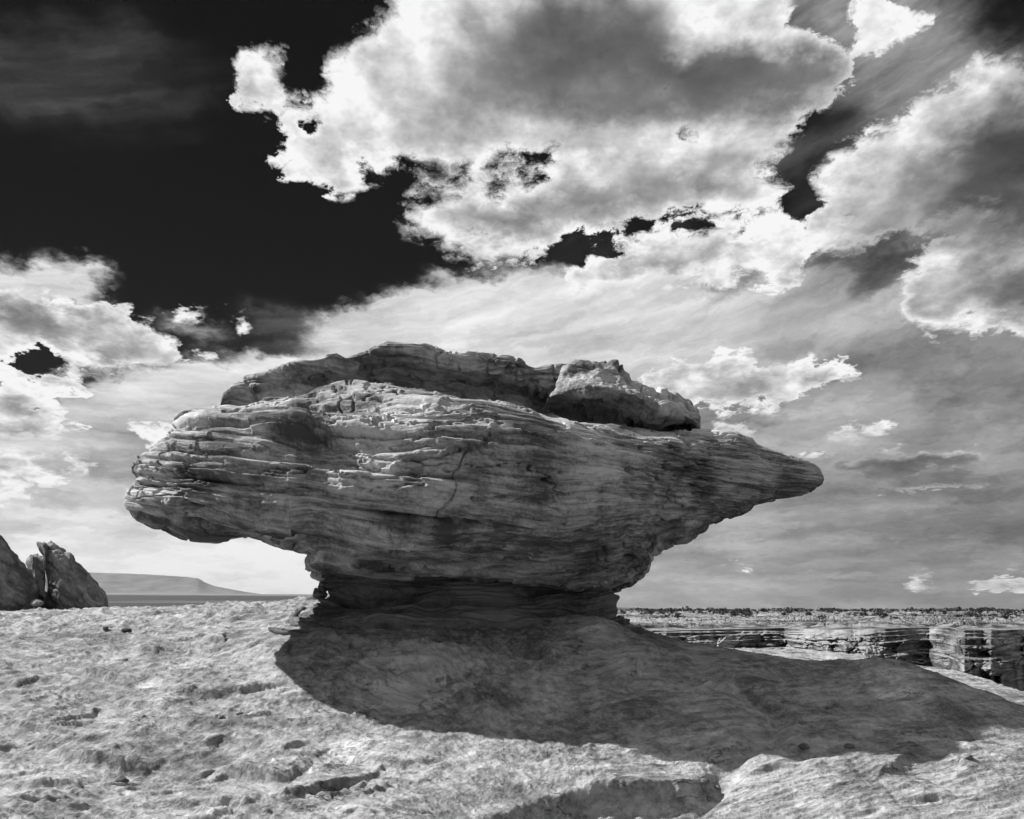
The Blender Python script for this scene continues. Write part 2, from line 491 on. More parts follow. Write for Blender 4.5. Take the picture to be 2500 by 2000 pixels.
def link(name, me, mat, parent=None, label=None, category=None, group=None, kind=None):
    o = bpy.data.objects.new(name, me)
    if mat is not None and me is not None and not me.materials:
        me.materials.append(mat)
    col.objects.link(o)
    o.parent = parent
    if label: o['label'] = label
    if category: o['category'] = category
    if group: o['group'] = group
    if kind: o['kind'] = kind
    return o


def grid_normals(P, wrap_v):
    du = np.gradient(P, axis=0)
    if wrap_v:
        dv = (np.roll(P, -1, 1) - np.roll(P, 1, 1)) * 0.5
    else:
        dv = np.gradient(P, axis=1)
    nn = np.cross(du, dv)
    nn /= np.linalg.norm(nn, axis=-1, keepdims=True) + 1e-9
    return nn


def cA(p):   # crop at (250, 800) of the 2500 px photograph
    return [((250 + a / 2.156) * 0.8624, (800 + b / 2.156) * 0.8624) for a, b in p]


def cB(p):   # crop at (1100, 800)
    return [((1100 + a / 2.156) * 0.8624, (800 + b / 2.156) * 0.8624) for a, b in p]


def cC(p):   # crop at (0, 1280)
    return [((a / 2.695) * 0.8624, (1280 + b / 2.695) * 0.8624) for a, b in p]


# ------------------------------------------------------------------ materials
def mat_new(name):
    m = bpy.data.materials.new(name)
    m.use_nodes = True
    t = m.node_tree
    t.nodes.clear()
    n = N(t)
    out = n.node('ShaderNodeOutputMaterial')
    b = n.node('ShaderNodeBsdfPrincipled')
    t.links.new(b.outputs[0], out.inputs[0])
    b.inputs['Roughness'].default_value = 0.95
    b.inputs['Specular IOR Level'].default_value = 0.12
    return m, n, b


def grey(n, b, v):
    n.t.links.new(n.comb(v, v, v), b.inputs['Base Color'])


def bump(n, b, h, strength, dist):
    k = n.node('ShaderNodeBump')
    k.inputs['Strength'].default_value = strength
    k.inputs['Distance'].default_value = dist
    n.t.links.new(h, k.inputs['Height'])
    n.t.links.new(k.outputs[0], b.inputs['Normal'])


def sandstone(name, lo=0.15, hi=0.42, size=1.0, bed=(1.2, 1.2, 9.0)):
    """bedded sandstone; 'strata' holds (x, y, height in the bedding)"""
    m, n, b = mat_new(name)
    a = n.node('ShaderNodeAttribute')
    a.attribute_name = 'strata'
    s = n.vm('SCALE', a.outputs['Vector'], s=1.0 / size)
    big = n.noise(s, 0.9, 5, 0.6)
    bedv = n.vm('MULTIPLY', s, bed)
    beds = n.noise(bedv, 1.6, 8, 0.62)
    fine = n.noise(n.vm('MULTIPLY', s, (bed[0] * 1.6, bed[1] * 1.6, bed[2] * 1.2)), 4.0, 5, 0.62)
    grain = n.noise(s, 30.0, 3, 0.6)
    cracks = n.smooth(n.m('ABSOLUTE', n.m('SUBTRACT', n.noise(bedv, 2.3, 4, 0.5), 0.5)), 0.0, 0.016, 1.0, 0.0)
    cmask = n.smooth(n.noise(s, 1.3, 3, 0.5), 0.50, 0.60)
    cracks = n.m('MULTIPLY', cracks, cmask)
    mixv = n.m('ADD', n.m('MULTIPLY', big, 0.44), n.m('ADD', n.m('MULTIPLY', beds, 0.29),
               n.m('ADD', n.m('MULTIPLY', fine, 0.17), n.m('MULTIPLY', grain, 0.10))))
    v = n.smooth(mixv, 0.42, 0.605, lo, hi)
    pale = n.smooth(n.noise(bedv, 0.55, 7, 0.7), 0.60, 0.72, 0.0, 0.45)
    v = n.mix(pale, v, hi * 1.15)
    v = n.mix(n.m('MULTIPLY', cracks, 0.25), v, lo * 0.5)
    grey(n, b, v)
    h = n.m('ADD', n.m('MULTIPLY', beds, 0.8), n.m('ADD', n.m('MULTIPLY', fine, 0.55), n.m('MULTIPLY', grain, 0.20)))
    h = n.m('SUBTRACT', h, n.m('MULTIPLY', cracks, 0.25))
    bump(n, b, h, 0.9, 0.045 * size)
    return m


M_BODY = sandstone('rock_sandstone', 0.065, 0.46, bed=(0.7, 0.7, 7.0))
M_CAP = sandstone('cap_sandstone', 0.09, 0.44, bed=(1.0, 1.0, 5.0))
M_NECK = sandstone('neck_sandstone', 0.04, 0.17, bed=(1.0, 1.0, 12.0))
M_BOULDER = sandstone('boulder_sandstone', 0.07, 0.26, bed=(2.0, 2.0, 4.0))


# ------------------------------------------------------------------ lofted rock
def bed_relief(x, s, seed, nbeds, amp, groove, run=0.45):
    """ledges: s in 0..1 up through the rock; every bed stands out by its own amount along x"""
    r = np.random.default_rng(seed)
    w = r.uniform(0.35, 1.6, nbeds)
    e = np.concatenate([[0], np.cumsum(w)])
    e /= e[-1]
    s = np.clip(s, 0, 0.99999)
    i = np.clip(np.searchsorted(e, s, side='right') - 1, 0, nbeds - 1)
    th = (e[i + 1] - e[i])
    t = (s - e[i]) / th
    p = perlin(x * run, i * 7.13, 3.3, seed) + 0.5 * perlin(x * run * 2.7, i * 5.7, 9.1, seed + 1)
    # soft blend between neighbours so that some joints die out
    inx = np.clip(i + 1, 0, nbeds - 1)
    p2 = perlin(x * run, inx * 7.13, 3.3, seed) + 0.5 * perlin(x * run * 2.7, inx * 5.7, 9.1, seed + 1)
    k = smooth(t, 0.86, 1.0)
    d = amp * (p * (1 - k) + p2 * k)
    g1 = smooth(perlin(x * 0.8, i * 3.1, 1.7, seed + 2), -0.10, 0.30)
    g2 = smooth(perlin(x * 0.8, inx * 3.1, 1.7, seed + 2), -0.10, 0.30)
    dist0, dist1 = t * th, (1 - t) * th
    tau = 0.0045
    d = d - groove * (g1 * np.exp(-dist0 / tau) + g2 * np.exp(-dist1 / tau))
    # each bed is a little rounded
    d = d + amp * 0.30 * (np.sqrt(np.clip(4 * t * (1 - t), 0, 1)) - 0.6)
    return d


def loft(name, mat, px0, px1, top, bot, depth_c, front, back, profile, nx, nf, nb, relief,
         end_pow=0.5, parent=None, label=None, bed_scale=3.2):
    """A rock built from upright slices fanned about the viewpoint's bearing: top / bot give the outline,
    front / back the depth before and behind depth_c, profile the shape of a slice."""
    u = np.linspace(-1, 1, nx)
    uu = np.sin(u * math.pi / 2) * 0.35 + u * 0.65
    px = px0 + (px1 - px0) * (uu + 1) / 2
    tp, bt = interp(px, top), interp(px, bot)
    bt = np.maximum(bt, tp + 0.6)
    yc = interp(px, depth_c) if isinstance(depth_c, list) else np.full(nx, depth_c)
    endf = np.clip(1 - np.abs(uu) ** 2.6, 0, 1) ** end_pow
    fr = interp(px, front) * endf + 0.01
    bk = interp(px, back) * endf + 0.01
    # a slice may not be deeper than its outline allows at this viewing slope
    zm = np.abs((HZ - (tp + bt) / 2) / F * yc) + 0.05
    lim = np.minimum(1.0, 0.85 * (bt - tp) / (F * zm * (fr + bk) / yc ** 2))
    fr, bk = fr * lim, bk * lim
    def slice_shape(profile):
        # resample the profile by arc length, smoothed
        pr = np.array(profile, float)
        tt = np.linspace(0, 1, len(pr))
        t2 = np.linspace(0, 1, 400)
        A, B = np.interp(t2, tt, pr[:, 0]), np.interp(t2, tt, pr[:, 1])
        ker = np.ones(31) / 31
        A = np.convolve(np.pad(A, 15, mode='edge'), ker, 'valid')
        B = np.convolve(np.pad(B, 15, mode='edge'), ker, 'valid')
        L = np.concatenate([[0], np.cumsum(np.hypot(np.diff(A) * 1.0, np.diff(B) * 1.6))])
        L /= L[-1]
        f1 = np.linspace(0, 1, nf)
        b1 = np.linspace(1, 0, nb + 2)[1:-1]
        return (np.concatenate([np.interp(f1, L, A), -np.interp(b1, L, A)]),
                np.concatenate([np.interp(f1, L, B), np.interp(b1, L, B)]))
    if isinstance(profile, tuple):      # (profile on the left, profile on the right, px where they change over)
        (a0, h0), (a1, h1) = slice_shape(profile[0]), slice_shape(profile[1])
        k = smooth(px, *profile[2])[:, None]
        a, h = a0[None] * (1 - k) + a1[None] * k, h0[None] * (1 - k) + h1[None] * k
    else:
        a, h = slice_shape(profile)
        a, h = np.repeat(a[None], nx, 0), np.repeat(h[None], nx, 0)
    Y = np.where(a > 0, yc[:, None] - fr[:, None] * a, yc[:, None] - bk[:, None] * a)
    zt = (HZ - tp) / F * yc
    zb = (HZ - bt) / F * yc
    for _ in range(6):
        Z = zb[:, None] + (zt - zb)[:, None] * h
        s = Z / Y
        zt = zt + ((HZ - tp) / F - s.max(1)) * yc
        zb = zb + ((HZ - bt) / F - s.min(1)) * yc
    Z = zb[:, None] + (zt - zb)[:, None] * h
    X = (px[:, None] - CX) / F * Y
    P = np.stack([X, Y, Z], -1)
    Nn = grid_normals(P, True)
    # outward: away from the slice's middle
    cen = P.mean(1, keepdims=True)
    sgn = np.sign(((P - cen) * Nn).sum(-1).mean())
    Nn = Nn * sgn
    hh = h
    thick = np.clip((zt - zb) / 0.8, 0, 1)[:, None] ** 0.7
    d, bz = relief(X, Y, Z, hh, px[:, None] + 0 * Y)
    d = d * thick
    P2 = P + Nn * d[..., None]
    strata = np.stack([X, Y, bz], -1)
    me = grid_mesh(name, P2, True, {'strata': strata}, flip=sgn < 0)
    return link(name, me, mat, parent, label)


# ------------------------------------------------------------------ balanced rock
rock = link('balanced_rock', None, None,
            label='huge saucer-shaped balanced sandstone rock poised on a narrow dark neck', category='rock')
rock.location = (0, 0, 0)

body_top = cA([(116, 905), (122, 880), (140, 850), (180, 815), (188, 770), (215, 715), (245, 678), (290, 632), (345, 580),
               (380, 512), (450, 488), (530, 446), (620, 420), (740, 402), (830, 372), (1000, 352), (1080, 338),
               (1200, 300), (1300, 292), (1470, 302), (1600, 325), (1900, 372)]) + \
           cB([(323, 392), (480, 425), (700, 478), (880, 512), (1100, 545), (1312, 550), (1400, 555), (1500, 570),
               (1580, 600), (1600, 620), (1700, 655), (1800, 685), (1900, 715), (1940, 745), (1960, 780), (1966, 795)])
body_bot = cA([(116, 915), (125, 945), (145, 970), (200, 1000), (280, 1020), (340, 1025), (430, 1060), (520, 1085),
               (600, 1095), (680, 1097), (760, 1105), (830, 1125), (890, 1155), (950, 1185), (1020, 1200), (1040, 1225),
               (1075, 1270), (1110, 1300), (1160, 1318), (1400, 1330), (1800, 1335)]) + \
           cB([(200, 1350), (500, 1380), (700, 1395), (810, 1388), (850, 1380), (890, 1365), (940, 1355), (990, 1325),
               (1000, 1310), (1020, 1280), (1040, 1225), (1080, 1180), (1110, 1140), (1170, 1120), (1240, 1120),
               (1320, 1080), (1400, 1045), (1480, 1010), (1560, 970), (1620, 930), (1750, 895), (1850, 880),
               (1910, 850), (1955, 825), (1966, 800)])


def body_relief(x, y, z, h, px):
    # bedding planes dip gently to the right above and sweep up towards the right-hand tip below
    b = z + 0.115 * x - 0.23 * np.maximum(x - 0.6, 0) * smooth(z, 2.5, 1.0) - 0.03 * y
    b = b + 0.10 * fbm(x * 0.28, y * 0.3, z * 0.5, 3, 0.5, seed=5)
    s = (b + 0.3) / 3.9
    sx = x + 0.35 * y
    left = smooth(px, 1250, 650)
    d = 0.15 * fbm(x * 0.5, y * 0.5, z * 0.8, 4, 0.5, seed=11)
    d = d + bed_relief(sx, s, 21, 13, 0.23, 0.19, 0.22) * (0.30 + 0.70 * left)
    d = d + bed_relief(sx * 1.4, s + 0.006 * perlin(x * 1.1, y, z, 8), 22, 38, 0.055, 0.060, 0.34) * (0.45 + 0.55 * left)
    d = d + 0.020 * fbm(sx * 0.6, y * 0.6, b * 8.0, 5, 0.55, seed=31)
    # cracks that run with the bedding, and a few that cut it
    rid = 1 - np.abs(fbm(sx * 0.8, y * 0.8, b * 4.2, 4, 0.5, seed=41))
    d = d - 0.09 * smooth(rid, 0.945, 1.0) * smooth(perlin(x * 0.7, y * 0.7, z * 1.1, 43), -0.12, 0.18)
    rid = 1 - np.abs(fbm(x * 0.9, y * 0.6, z * 0.7, 4, 0.55, seed=47))
    d = d - 0.06 * smooth(rid, 0.955, 1.0) * smooth(perlin(x * 0.8, y * 0.8, z * 0.8, 48), 0.08, 0.3)
    # scabs of crust that stand proud
    sc = fbm(x * 1.7, y * 1.7, b * 3.4, 4, 0.55, seed=53)
    d = d + 0.028 * smooth(sc, 0.16, 0.23)
    # weather pits on the right-hand flank
    pit = perlin(x * 5.0, y * 5.0, z * 7.5, 77)
    pm = smooth(px, 1180, 1300) * smooth(px, 1660, 1520) * smooth(h, 0.25, 0.36) * smooth(h, 0.78, 0.66)
    d = d - 0.09 * smooth(pit, 0.36, 0.48) * pm
    return d * (1 - 0.45 * smooth(px, 1420, 1600)), b


BODY_LEFT = [(0, 0), (0.3, 0.0), (0.6, 0.005), (0.80, 0.025), (0.91, 0.06), (0.97, 0.11), (1.0, 0.18), (0.985, 0.28),
             (0.945, 0.39), (0.88, 0.51), (0.79, 0.63), (0.67, 0.75), (0.50, 0.86), (0.27, 0.95), (0.1, 0.985), (0, 1.0)]
BODY_RIGHT = [(0, 0), (0.2, 0.0), (0.4, 0.01), (0.55, 0.05), (0.68, 0.12), (0.80, 0.21), (0.90, 0.32), (0.965, 0.43),
                (1.0, 0.54), (0.99, 0.62), (0.95, 0.71), (0.87, 0.80), (0.73, 0.88), (0.52, 0.945), (0.28, 0.98), (0, 1.0)]
loft('body', M_BODY, body_top[0][0], body_top[-1][0], body_top, body_bot,
     [(263, 10.6), (400, 10.9), (550, 11.4), (700, 11.9), (1300, 12.0), (1735, 11.8)],
     [(263, 1.5), (340, 1.75), (450, 2.1), (600, 2.6), (750, 2.9), (900, 3.05), (1200, 2.75), (1450, 1.6), (1735, 0.7)],
     [(263, 0.25), (400, 0.35), (550, 1.0), (700, 2.2), (1300, 2.4), (1735, 0.8)],
     (BODY_LEFT, BODY_RIGHT, (560, 1250)), 1000, 330, 90, body_relief, end_pow=0.4, parent=rock)

cap_top = cA([(742, 275), (746, 262), (760, 250), (830, 240), (940, 215), (960, 200), (1060, 170), (1160, 150), (1180, 130),
              (1230, 125), (1280, 150), (1380, 130), (1430, 105), (1500, 80), (1600, 78), (1700, 82), (1790, 100),
              (1870, 128), (1920, 124), (2000, 130), (2060, 140)]) + \
          cB([(250, 152), (330, 155), (380, 165), (412, 196), (500, 198), (560, 200), (640, 204), (760, 230), (830, 320)])
cap_bot = cA([(742, 300), (770, 350), (810, 400), (860, 400), (1200, 380), (1500, 360), (1900, 420)]) + \
          cB([(323, 440), (480, 470), (640, 470), (830, 470)])


def cap_relief(x, y, z, h, px):
    b = z + 0.05 * x + 0.10 * fbm(x * 0.5, y * 0.5, z, 2, seed=115) - 0.10 * np.abs(x + 0.7)
    s = (b - 2.2) / 2.2
    d = 0.16 * fbm(x * 0.9, y * 0.9, z * 1.3, 4, 0.5, seed=111)
    d = d + bed_relief(x, s, 121, 9, 0.17, 0.12, 0.5) + bed_relief(x * 1.3, s, 122, 26, 0.06, 0.06, 0.7)
    rid = 1 - np.abs(fbm(x * 1.0, y * 0.8, z * 0.6, 4, 0.55, seed=127))
    d = d - 0.10 * smooth(rid, 0.93, 1.0)
    d = d + 0.03 * fbm(x * 1.6, y * 1.6, b * 8.0, 4, 0.6, seed=131)
    return d, b


CAP_PROFILE = [(0, 0), (0.5, 0.0), (0.80, 0.0), (0.86, 0.06), (0.88, 0.2), (0.94, 0.34), (1.0, 0.48), (0.98, 0.62), (0.90, 0.76),
               (0.76, 0.88), (0.5, 0.96), (0.25, 0.99), (0, 1.0)]
loft('cap_slab', M_CAP, cap_top[0][0], cap_top[-1][0], cap_top, cap_bot, 13.3,
     [(400, 0.9), (700, 1.2), (1000, 1.25), (1300, 1.1)], [(400, 0.9), (800, 1.4), (1300, 1.2)],
     CAP_PROFILE, 460, 130, 40, cap_relief, end_pow=0.35, parent=rock, bed_scale=1.3,
     label='dark ragged slab of rock along the top of the balanced rock')

chunk_top = cA([(618, 425), (625, 390), (640, 345), (680, 300), (720, 286), (750, 285), (790, 330), (830, 400)])
chunk_bot = cA([(618, 430), (630, 440), (750, 445), (830, 440)])


def small_relief(seed, amp=0.05, beds=5):
    def f(x, y, z, h, px):
        d = amp * fbm(x * 1.8, y * 1.8, z * 2.2, 4, 0.5, seed=seed)
        d = d + bed_relief(x * 2, h + 0.1 * perlin(x, y, z, seed + 3), seed + 5, beds, amp * 0.7, amp * 0.7, 0.9)
        return d + amp * 0.35 * fbm(x * 4, y * 4, z * 9, 3, 0.5, seed=seed + 9), z + 0.06 * x
    return f


ROUND = [(0, 0), (0.5, 0.0), (0.8, 0.02), (0.95, 0.14), (1.0, 0.32), (0.97, 0.52), (0.88, 0.72), (0.68, 0.88), (0.4, 0.97), (0, 1.0)]
loft('cap_fragment', M_CAP, chunk_top[0][0], chunk_top[-1][0], chunk_top, chunk_bot, 13.0,
     [(0, 0.6), (2000, 0.6)], [(0, 0.8), (2000, 0.8)], ROUND, 120, 60, 24, small_relief(201), parent=rock, bed_scale=0.9)

lip_top = cA([(374, 495), (378, 470), (400, 445), (430, 432), (490, 428), (560, 430), (600, 440)])
lip_bot = cA([(374, 500), (400, 520), (470, 530), (560, 520), (600, 500)])
loft('cap_fragment', M_BODY, lip_top[0][0], lip_top[-1][0], lip_top, lip_bot, 12.7,
     [(0, 0.55), (2000, 0.55)], [(0, 0.7), (2000, 0.7)], ROUND, 110, 60, 24, small_relief(231, 0.06, 4), parent=rock, bed_scale=0.6)

# the upper ledge that lies on the shelf in front of the cap
ledge_top = cA([(832, 400), (845, 372), (880, 364), (1000, 370), (1080, 348), (1130, 318), (1200, 298), (1300, 290), (1400, 298),
                (1500, 312), (1700, 352), (1900, 392), (2100, 420)])
ledge_bot = cA([(832, 410), (850, 428), (1000, 436), (1160, 446), (1400, 470), (1700, 480), (2100, 470)])
loft('shelf_ledge', M_BODY, ledge_top[0][0], ledge_top[-1][0], ledge_top, ledge_bot, 11.75,
     [(0, 0.75), (2000, 0.75)], [(0, 0.5), (2000, 0.5)],
     [(0, 0), (0.7, 0.0), (0.92, 0.04), (1.0, 0.16), (0.97, 0.34), (0.86, 0.5), (0.66, 0.68), (0.4, 0.85), (0, 1.0)],
     340, 80, 24, small_relief(251, 0.05, 6), end_pow=0.3, parent=rock, bed_scale=0.8)

knob_top = cB([(480, 428), (495, 415), (510, 372), (525, 340), (560, 310), (580, 260), (610, 215), (640, 190), (680, 175),
               (720, 178), (760, 190), (850, 193), (890, 200), (935, 240), (990, 300), (1050, 315), (1100, 330),
               (1190, 360), (1250, 395), (1290, 425), (1305, 458), (1310, 520), (1316, 548)])
knob_bot = cB([(480, 436), (540, 460), (700, 515), (900, 560), (1100, 590), (1200, 580), (1316, 560)])


def knob_relief(x, y, z, h, px):
    b = z + 0.16 * (x - 1.2) + 0.06 * fbm(x * 0.6, y * 0.6, z, 2, seed=315)
    s = (b - 2.0) / 1.8
    low = smooth(b, 3.25, 2.95)
    d = 0.17 * fbm(x * 1.5, y * 1.5, z * 1.5, 4, 0.5, seed=311)
    d = d + bed_relief(x + 0.4 * y, s, 321, 11, 0.26, 0.18, 1.3) * (0.2 + 0.8 * low)
    d = d + bed_relief(x + 0.4 * y, s, 322, 26, 0.075, 0.08, 1.6) * (0.2 + 0.8 * low)
    # joints down the dome
    rid = 1 - np.abs(fbm(x * 1.9, y * 1.3, z * 0.5, 3, 0.5, seed=333))
    d = d - 0.15 * smooth(rid, 0.90, 1.0) * (1 - 0.6 * low)
    d = d + 0.03 * fbm(x * 3, y * 3, z * 4, 4, 0.6, seed=341)
    return d, b


loft('knob', M_CAP, knob_top[0][0], knob_top[-1][0], knob_top, knob_bot, 12.2,
     [(1150, 0.8), (1250, 1.15), (1350, 1.2), (1470, 0.9)], [(1150, 0.8), (1300, 1.3), (1470, 0.9)],
     [(0, 0), (0.5, 0.0), (0.9, 0.0), (1.0, 0.02), (1.02, 0.10), (0.98, 0.20), (0.90, 0.31), (0.80, 0.42), (0.74, 0.54), (0.70, 0.66), (0.62, 0.80), (0.48, 0.92), (0.25, 0.98), (0, 1.0)],
     330, 150, 40, knob_relief, end_pow=0.4, parent=rock, bed_scale=1.6,
     label='rounded boulder-like knob with ledges on the right of the top')


# neck: rings stacked upward, with undercut beds
def build_neck():
    nz, nt = 150, 520
    py = np.linspace(1345, 1185, nz)
    left = interp(py, [(1185, 690), (1205, 694), (1225, 700), (1245, 700), (1256, 694), (1266, 690), (1280, 684), (1290, 668), (1302, 645), (1312, 628), (1345, 600)])
    right = interp(py, [(1185, 1270), (1210, 1262), (1232, 1258), (1245, 1262), (1258, 1276), (1268, 1284), (1282, 1288), (1294, 1284), (1306, 1292), (1318, 1310), (1345, 1340)])
    ycen = 12.5
    zz = (HZ - py) / F * 11.4
    ry = interp(py, [(1185, 1.55), (1215, 1.35), (1240, 1.30), (1262, 1.42), (1285, 1.62), (1305, 1.85), (1345, 2.1)])
    th = np.linspace(0, 2 * math.pi, nt, endpoint=False)
    c, s = np.cos(th), np.sin(th)
    ex = 0.62
    cx_ = np.sign(c) * np.abs(c) ** ex
    sy_ = np.sign(s) * np.abs(s) ** ex
    xl, xr = (left - CX) / F * ycen, (right - CX) / F * ycen
    X = ((xl + xr) / 2)[:, None] + ((xr - xl) / 2)[:, None] * cx_[None]
    Y = ycen - ry[:, None] * sy_[None]
    Z = zz[:, None] + 0 * X
    P = np.stack([X, Y, Z], -1)
    Nn = grid_normals(P, True)
    sg = np.sign(((P - P.mean(1, keepdims=True)) * Nn).sum(-1).mean())
    Nn = Nn * sg
    hh = (zz - zz[0]) / (zz[-1] - zz[0])
    hh = hh[:, None] + 0.05 * fbm(X * 0.5, Y * 0.5, Z, 3, seed=403)
    a = X + Y * 0.6
    d = 0.10 * fbm(X * 0.9, Y * 0.9, Z * 1.6, 4, 0.5, seed=411)
    d = d + bed_relief(a, hh, 421, 8, 0.22, 0.14, 0.6) + bed_relief(a * 1.5, hh, 422, 20, 0.08, 0.07, 0.9)
    d = d + 0.02 * fbm(a * 3, Y * 3, hh * 14, 4, 0.55, seed=431)
    # two hollows under the overhang
    for hx, hz_, wx, wz, dp in ((-2.05, 0.18, 0.42, 0.14, 0.45), (-0.62, 0.10, 0.55, 0.08, 0.30), (-1.5, 0.2, 0.3, 0.1, 0.25)):
        d = d - dp * np.exp(-((X - hx) / wx) ** 2 - ((Z - hz_) / wz) ** 2) * (Y < ycen)
    P = P + Nn * d[..., None]
    strata = np.stack([X, Y, hh * 1.6], -1)
    me = grid_mesh('neck', P, True, {'strata': strata}, flip=sg < 0)
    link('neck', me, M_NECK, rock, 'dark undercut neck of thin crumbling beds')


build_neck()


def lump(name, mat, centre, size, seed, amp=0.25, sub=4, parent=None, rot=0.0, **kw):
    """a weathered stone: a sphere cut by planes and roughened"""
    import bmesh
    bm = bmesh.new()
    bmesh.ops.create_icosphere(bm, subdivisions=sub, radius=1.0)
    P = np.array([v.co[:] for v in bm.verts])
    r = np.random.default_rng(seed)
    Q = P.copy()
    for _ in range(9):
        k = r.normal(size=3); k /= np.linalg.norm(k)
        c = r.uniform(0.55, 0.85)
        over = np.maximum(Q @ k - c, 0)
        Q -= np.outer(over * 0.85, k)
    d = amp * 0.5 * fbm(P[:, 0] * 1.3 + seed, P[:, 1] * 1.3, P[:, 2] * 1.3, 4, 0.55, seed=seed)
    Q = Q * (1 + d)[:, None] * np.array(size)[None]
    cr, sr = math.cos(rot), math.sin(rot)
    Q = np.stack([Q[:, 0] * cr - Q[:, 1] * sr, Q[:, 0] * sr + Q[:, 1] * cr, Q[:, 2]], -1)
    for v, q in zip(bm.verts, Q):
        v.co = q
    for f in bm.faces:
        f.smooth = True
    me = bpy.data.meshes.new(name)
    bm.to_mesh(me)
    bm.free()
    at = me.attributes.new('strata', 'FLOAT_VECTOR', 'POINT')
    at.data.foreach_set('vector', (Q * 2 + seed).reshape(-1).astype(np.float32))
    o = link(name, me, mat, parent, **kw)
    o.location = centre
    return o


def at(px, py, Y):
    return Vector(((px - CX) / F * Y, Y, (HZ - py) / F * Y))


lump('hanging_stone', M_BODY, at(672, 1250, 11.9), (0.12, 0.14, 0.09), 501, parent=rock)
lump('hanging_stone', M_BODY, at(680, 1236, 11.95), (0.085, 0.12, 0.10), 502, parent=rock)
lump('hanging_stone', M_BODY, at(693, 1226, 12.0), (0.10, 0.16, 0.07), 503, parent=rock)


# ------------------------------------------------------------------ near ground
ctrl_img = [
 (-600, 1725, 6), (0, 1725, 6), (500, 1725, 6), (950, 1725, 6), (1300, 1730, 6), (1800, 1725, 6), (2156, 1725, 6), (2800, 1725, 6),
 (0, 1600, 7.3), (500, 1600, 7.2), (800, 1560, 7.6), (1000, 1590, 7.0), (1300, 1615, 6.8), (1450, 1620, 6.9), (1560, 1620, 6.8),
 (1750, 1600, 7.0), (1950, 1590, 7.2), (2156, 1600, 7.2),
 (0, 1480, 9.2), (450, 1490, 8.7), (700, 1490, 8.6), (1000, 1490, 8.4), (1300, 1490, 8.4), (1550, 1495, 8.4), (1700, 1490, 8.7),
 (1900, 1490, 8.8), (2156, 1530, 8.5),
 (-500, 1400, 11), (0, 1380, 11.5), (400, 1372, 11.2), (620, 1360, 10.5), (900, 1390, 9.8), (1150, 1390, 9.8), (1400, 1410, 10),
 (0, 1315, 14), (300, 1308, 13.5), (500, 1312, 12.5), (620, 1312, 11.6),
 (680, 1328, 10.7), (950, 1330, 10.5), (1250, 1326, 10.7),
 (-500, 1295, 16), (0, 1291, 16), (230, 1287, 16), (450, 1278, 15.5), (690, 1265, 14.5),
 (950, 1285, 13.5), (1250, 1300, 13),
 (1350, 1340, 11.2), (1450, 1374, 10.9), (1600, 1384, 10.9), (1720, 1404, 10.9), (1840, 1392, 10.6), (2000, 1432, 10.1), (2156, 1488, 9.6), (2700, 1620, 9.2),
 (1470, 1369, 22), (1700, 1374, 20), (1860, 1395, 17.5), (2000, 1422, 15.2), (2156, 1458, 13.8), (2700, 1600, 12),
]
ctrl = [tuple(at(a, b, c * (1 + 0.12 * float(np.clip((b - 1380) / 220, 0, 1))))) for a, b, c in ctrl_img]
ctrl += [(4.3, 13.2, -1.05), (5.6, 12.8, -1.15), (6.8, 12.0, -1.35), (3.2, 14.0, -0.95),
         (-7, 3, -1.8), (0, 3, -1.8), (7, 3, -1.8), (-8, -6, -1.9), (0, -6, -1.9), (8, -6, -1.9),
         (-10, 22, -0.9), (-5, 22, -0.7), (0, 20, -0.9), (-16, 22, -1.0), (-12, 30, -2.5), (0, 30, -2.5), (8, 30, -2.5)]
C = np.array(ctrl)


def tps_fit(xy, z, lam=0.02):
    n = len(xy)
    r = np.linalg.norm(xy[:, None] - xy[None], axis=-1)
    K = np.where(r > 0, r * r * np.log(r + 1e-12), 0) + lam * np.eye(n)
    Pm = np.concatenate([np.ones((n, 1)), xy], 1)
    A = np.block([[K, Pm], [Pm.T, np.zeros((3, 3))]])
    return np.linalg.solve(A, np.concatenate([z, np.zeros(3)]))


TW = tps_fit(C[:, :2], C[:, 2])


def base_z(x, y):
    s = np.asarray(x, float) * 0 + TW[-3] + TW[-2] * x + TW[-1] * y
    for k in range(len(C)):
        r2 = (x - C[k, 0]) ** 2 + (y - C[k, 1]) ** 2 + 1e-9
        s = s + TW[k] * 0.5 * r2 * np.log(r2)
    return s


EDGE = [(-3000, 24), (0, 23), (600, 20), (1000, 20), (1400, 24), (1470, 24), (1700, 21.5), (1860, 18.5), (2000, 16.2), (2156, 14.6), (2900, 12.5), (5000, 12)]


def ground_base(x, y):
    z = base_z(x, y)
    px = CX + F * x / np.maximum(y, 3.0)
    ye = interp(px, EDGE) + 0.5 * perlin(x * 0.5, y * 0.5, 0.5, 71)
    over = np.maximum(y - ye, 0)
    return z - 26 * (1 - np.exp(-(over / 7.0) ** 1.3)), over


def hit(px, py):
    """where the line of sight through a point of the photograph meets the bare ground"""
    Y = np.linspace(4.5, 24, 1200)
    x = (px - CX) / F * Y
    zr = (HZ - py) / F * Y
    zg, _ = ground_base(x, Y)
    k = np.nonzero(zr <= zg)[0]
    i = k[0] if len(k) else -1
    return x[i], Y[i]


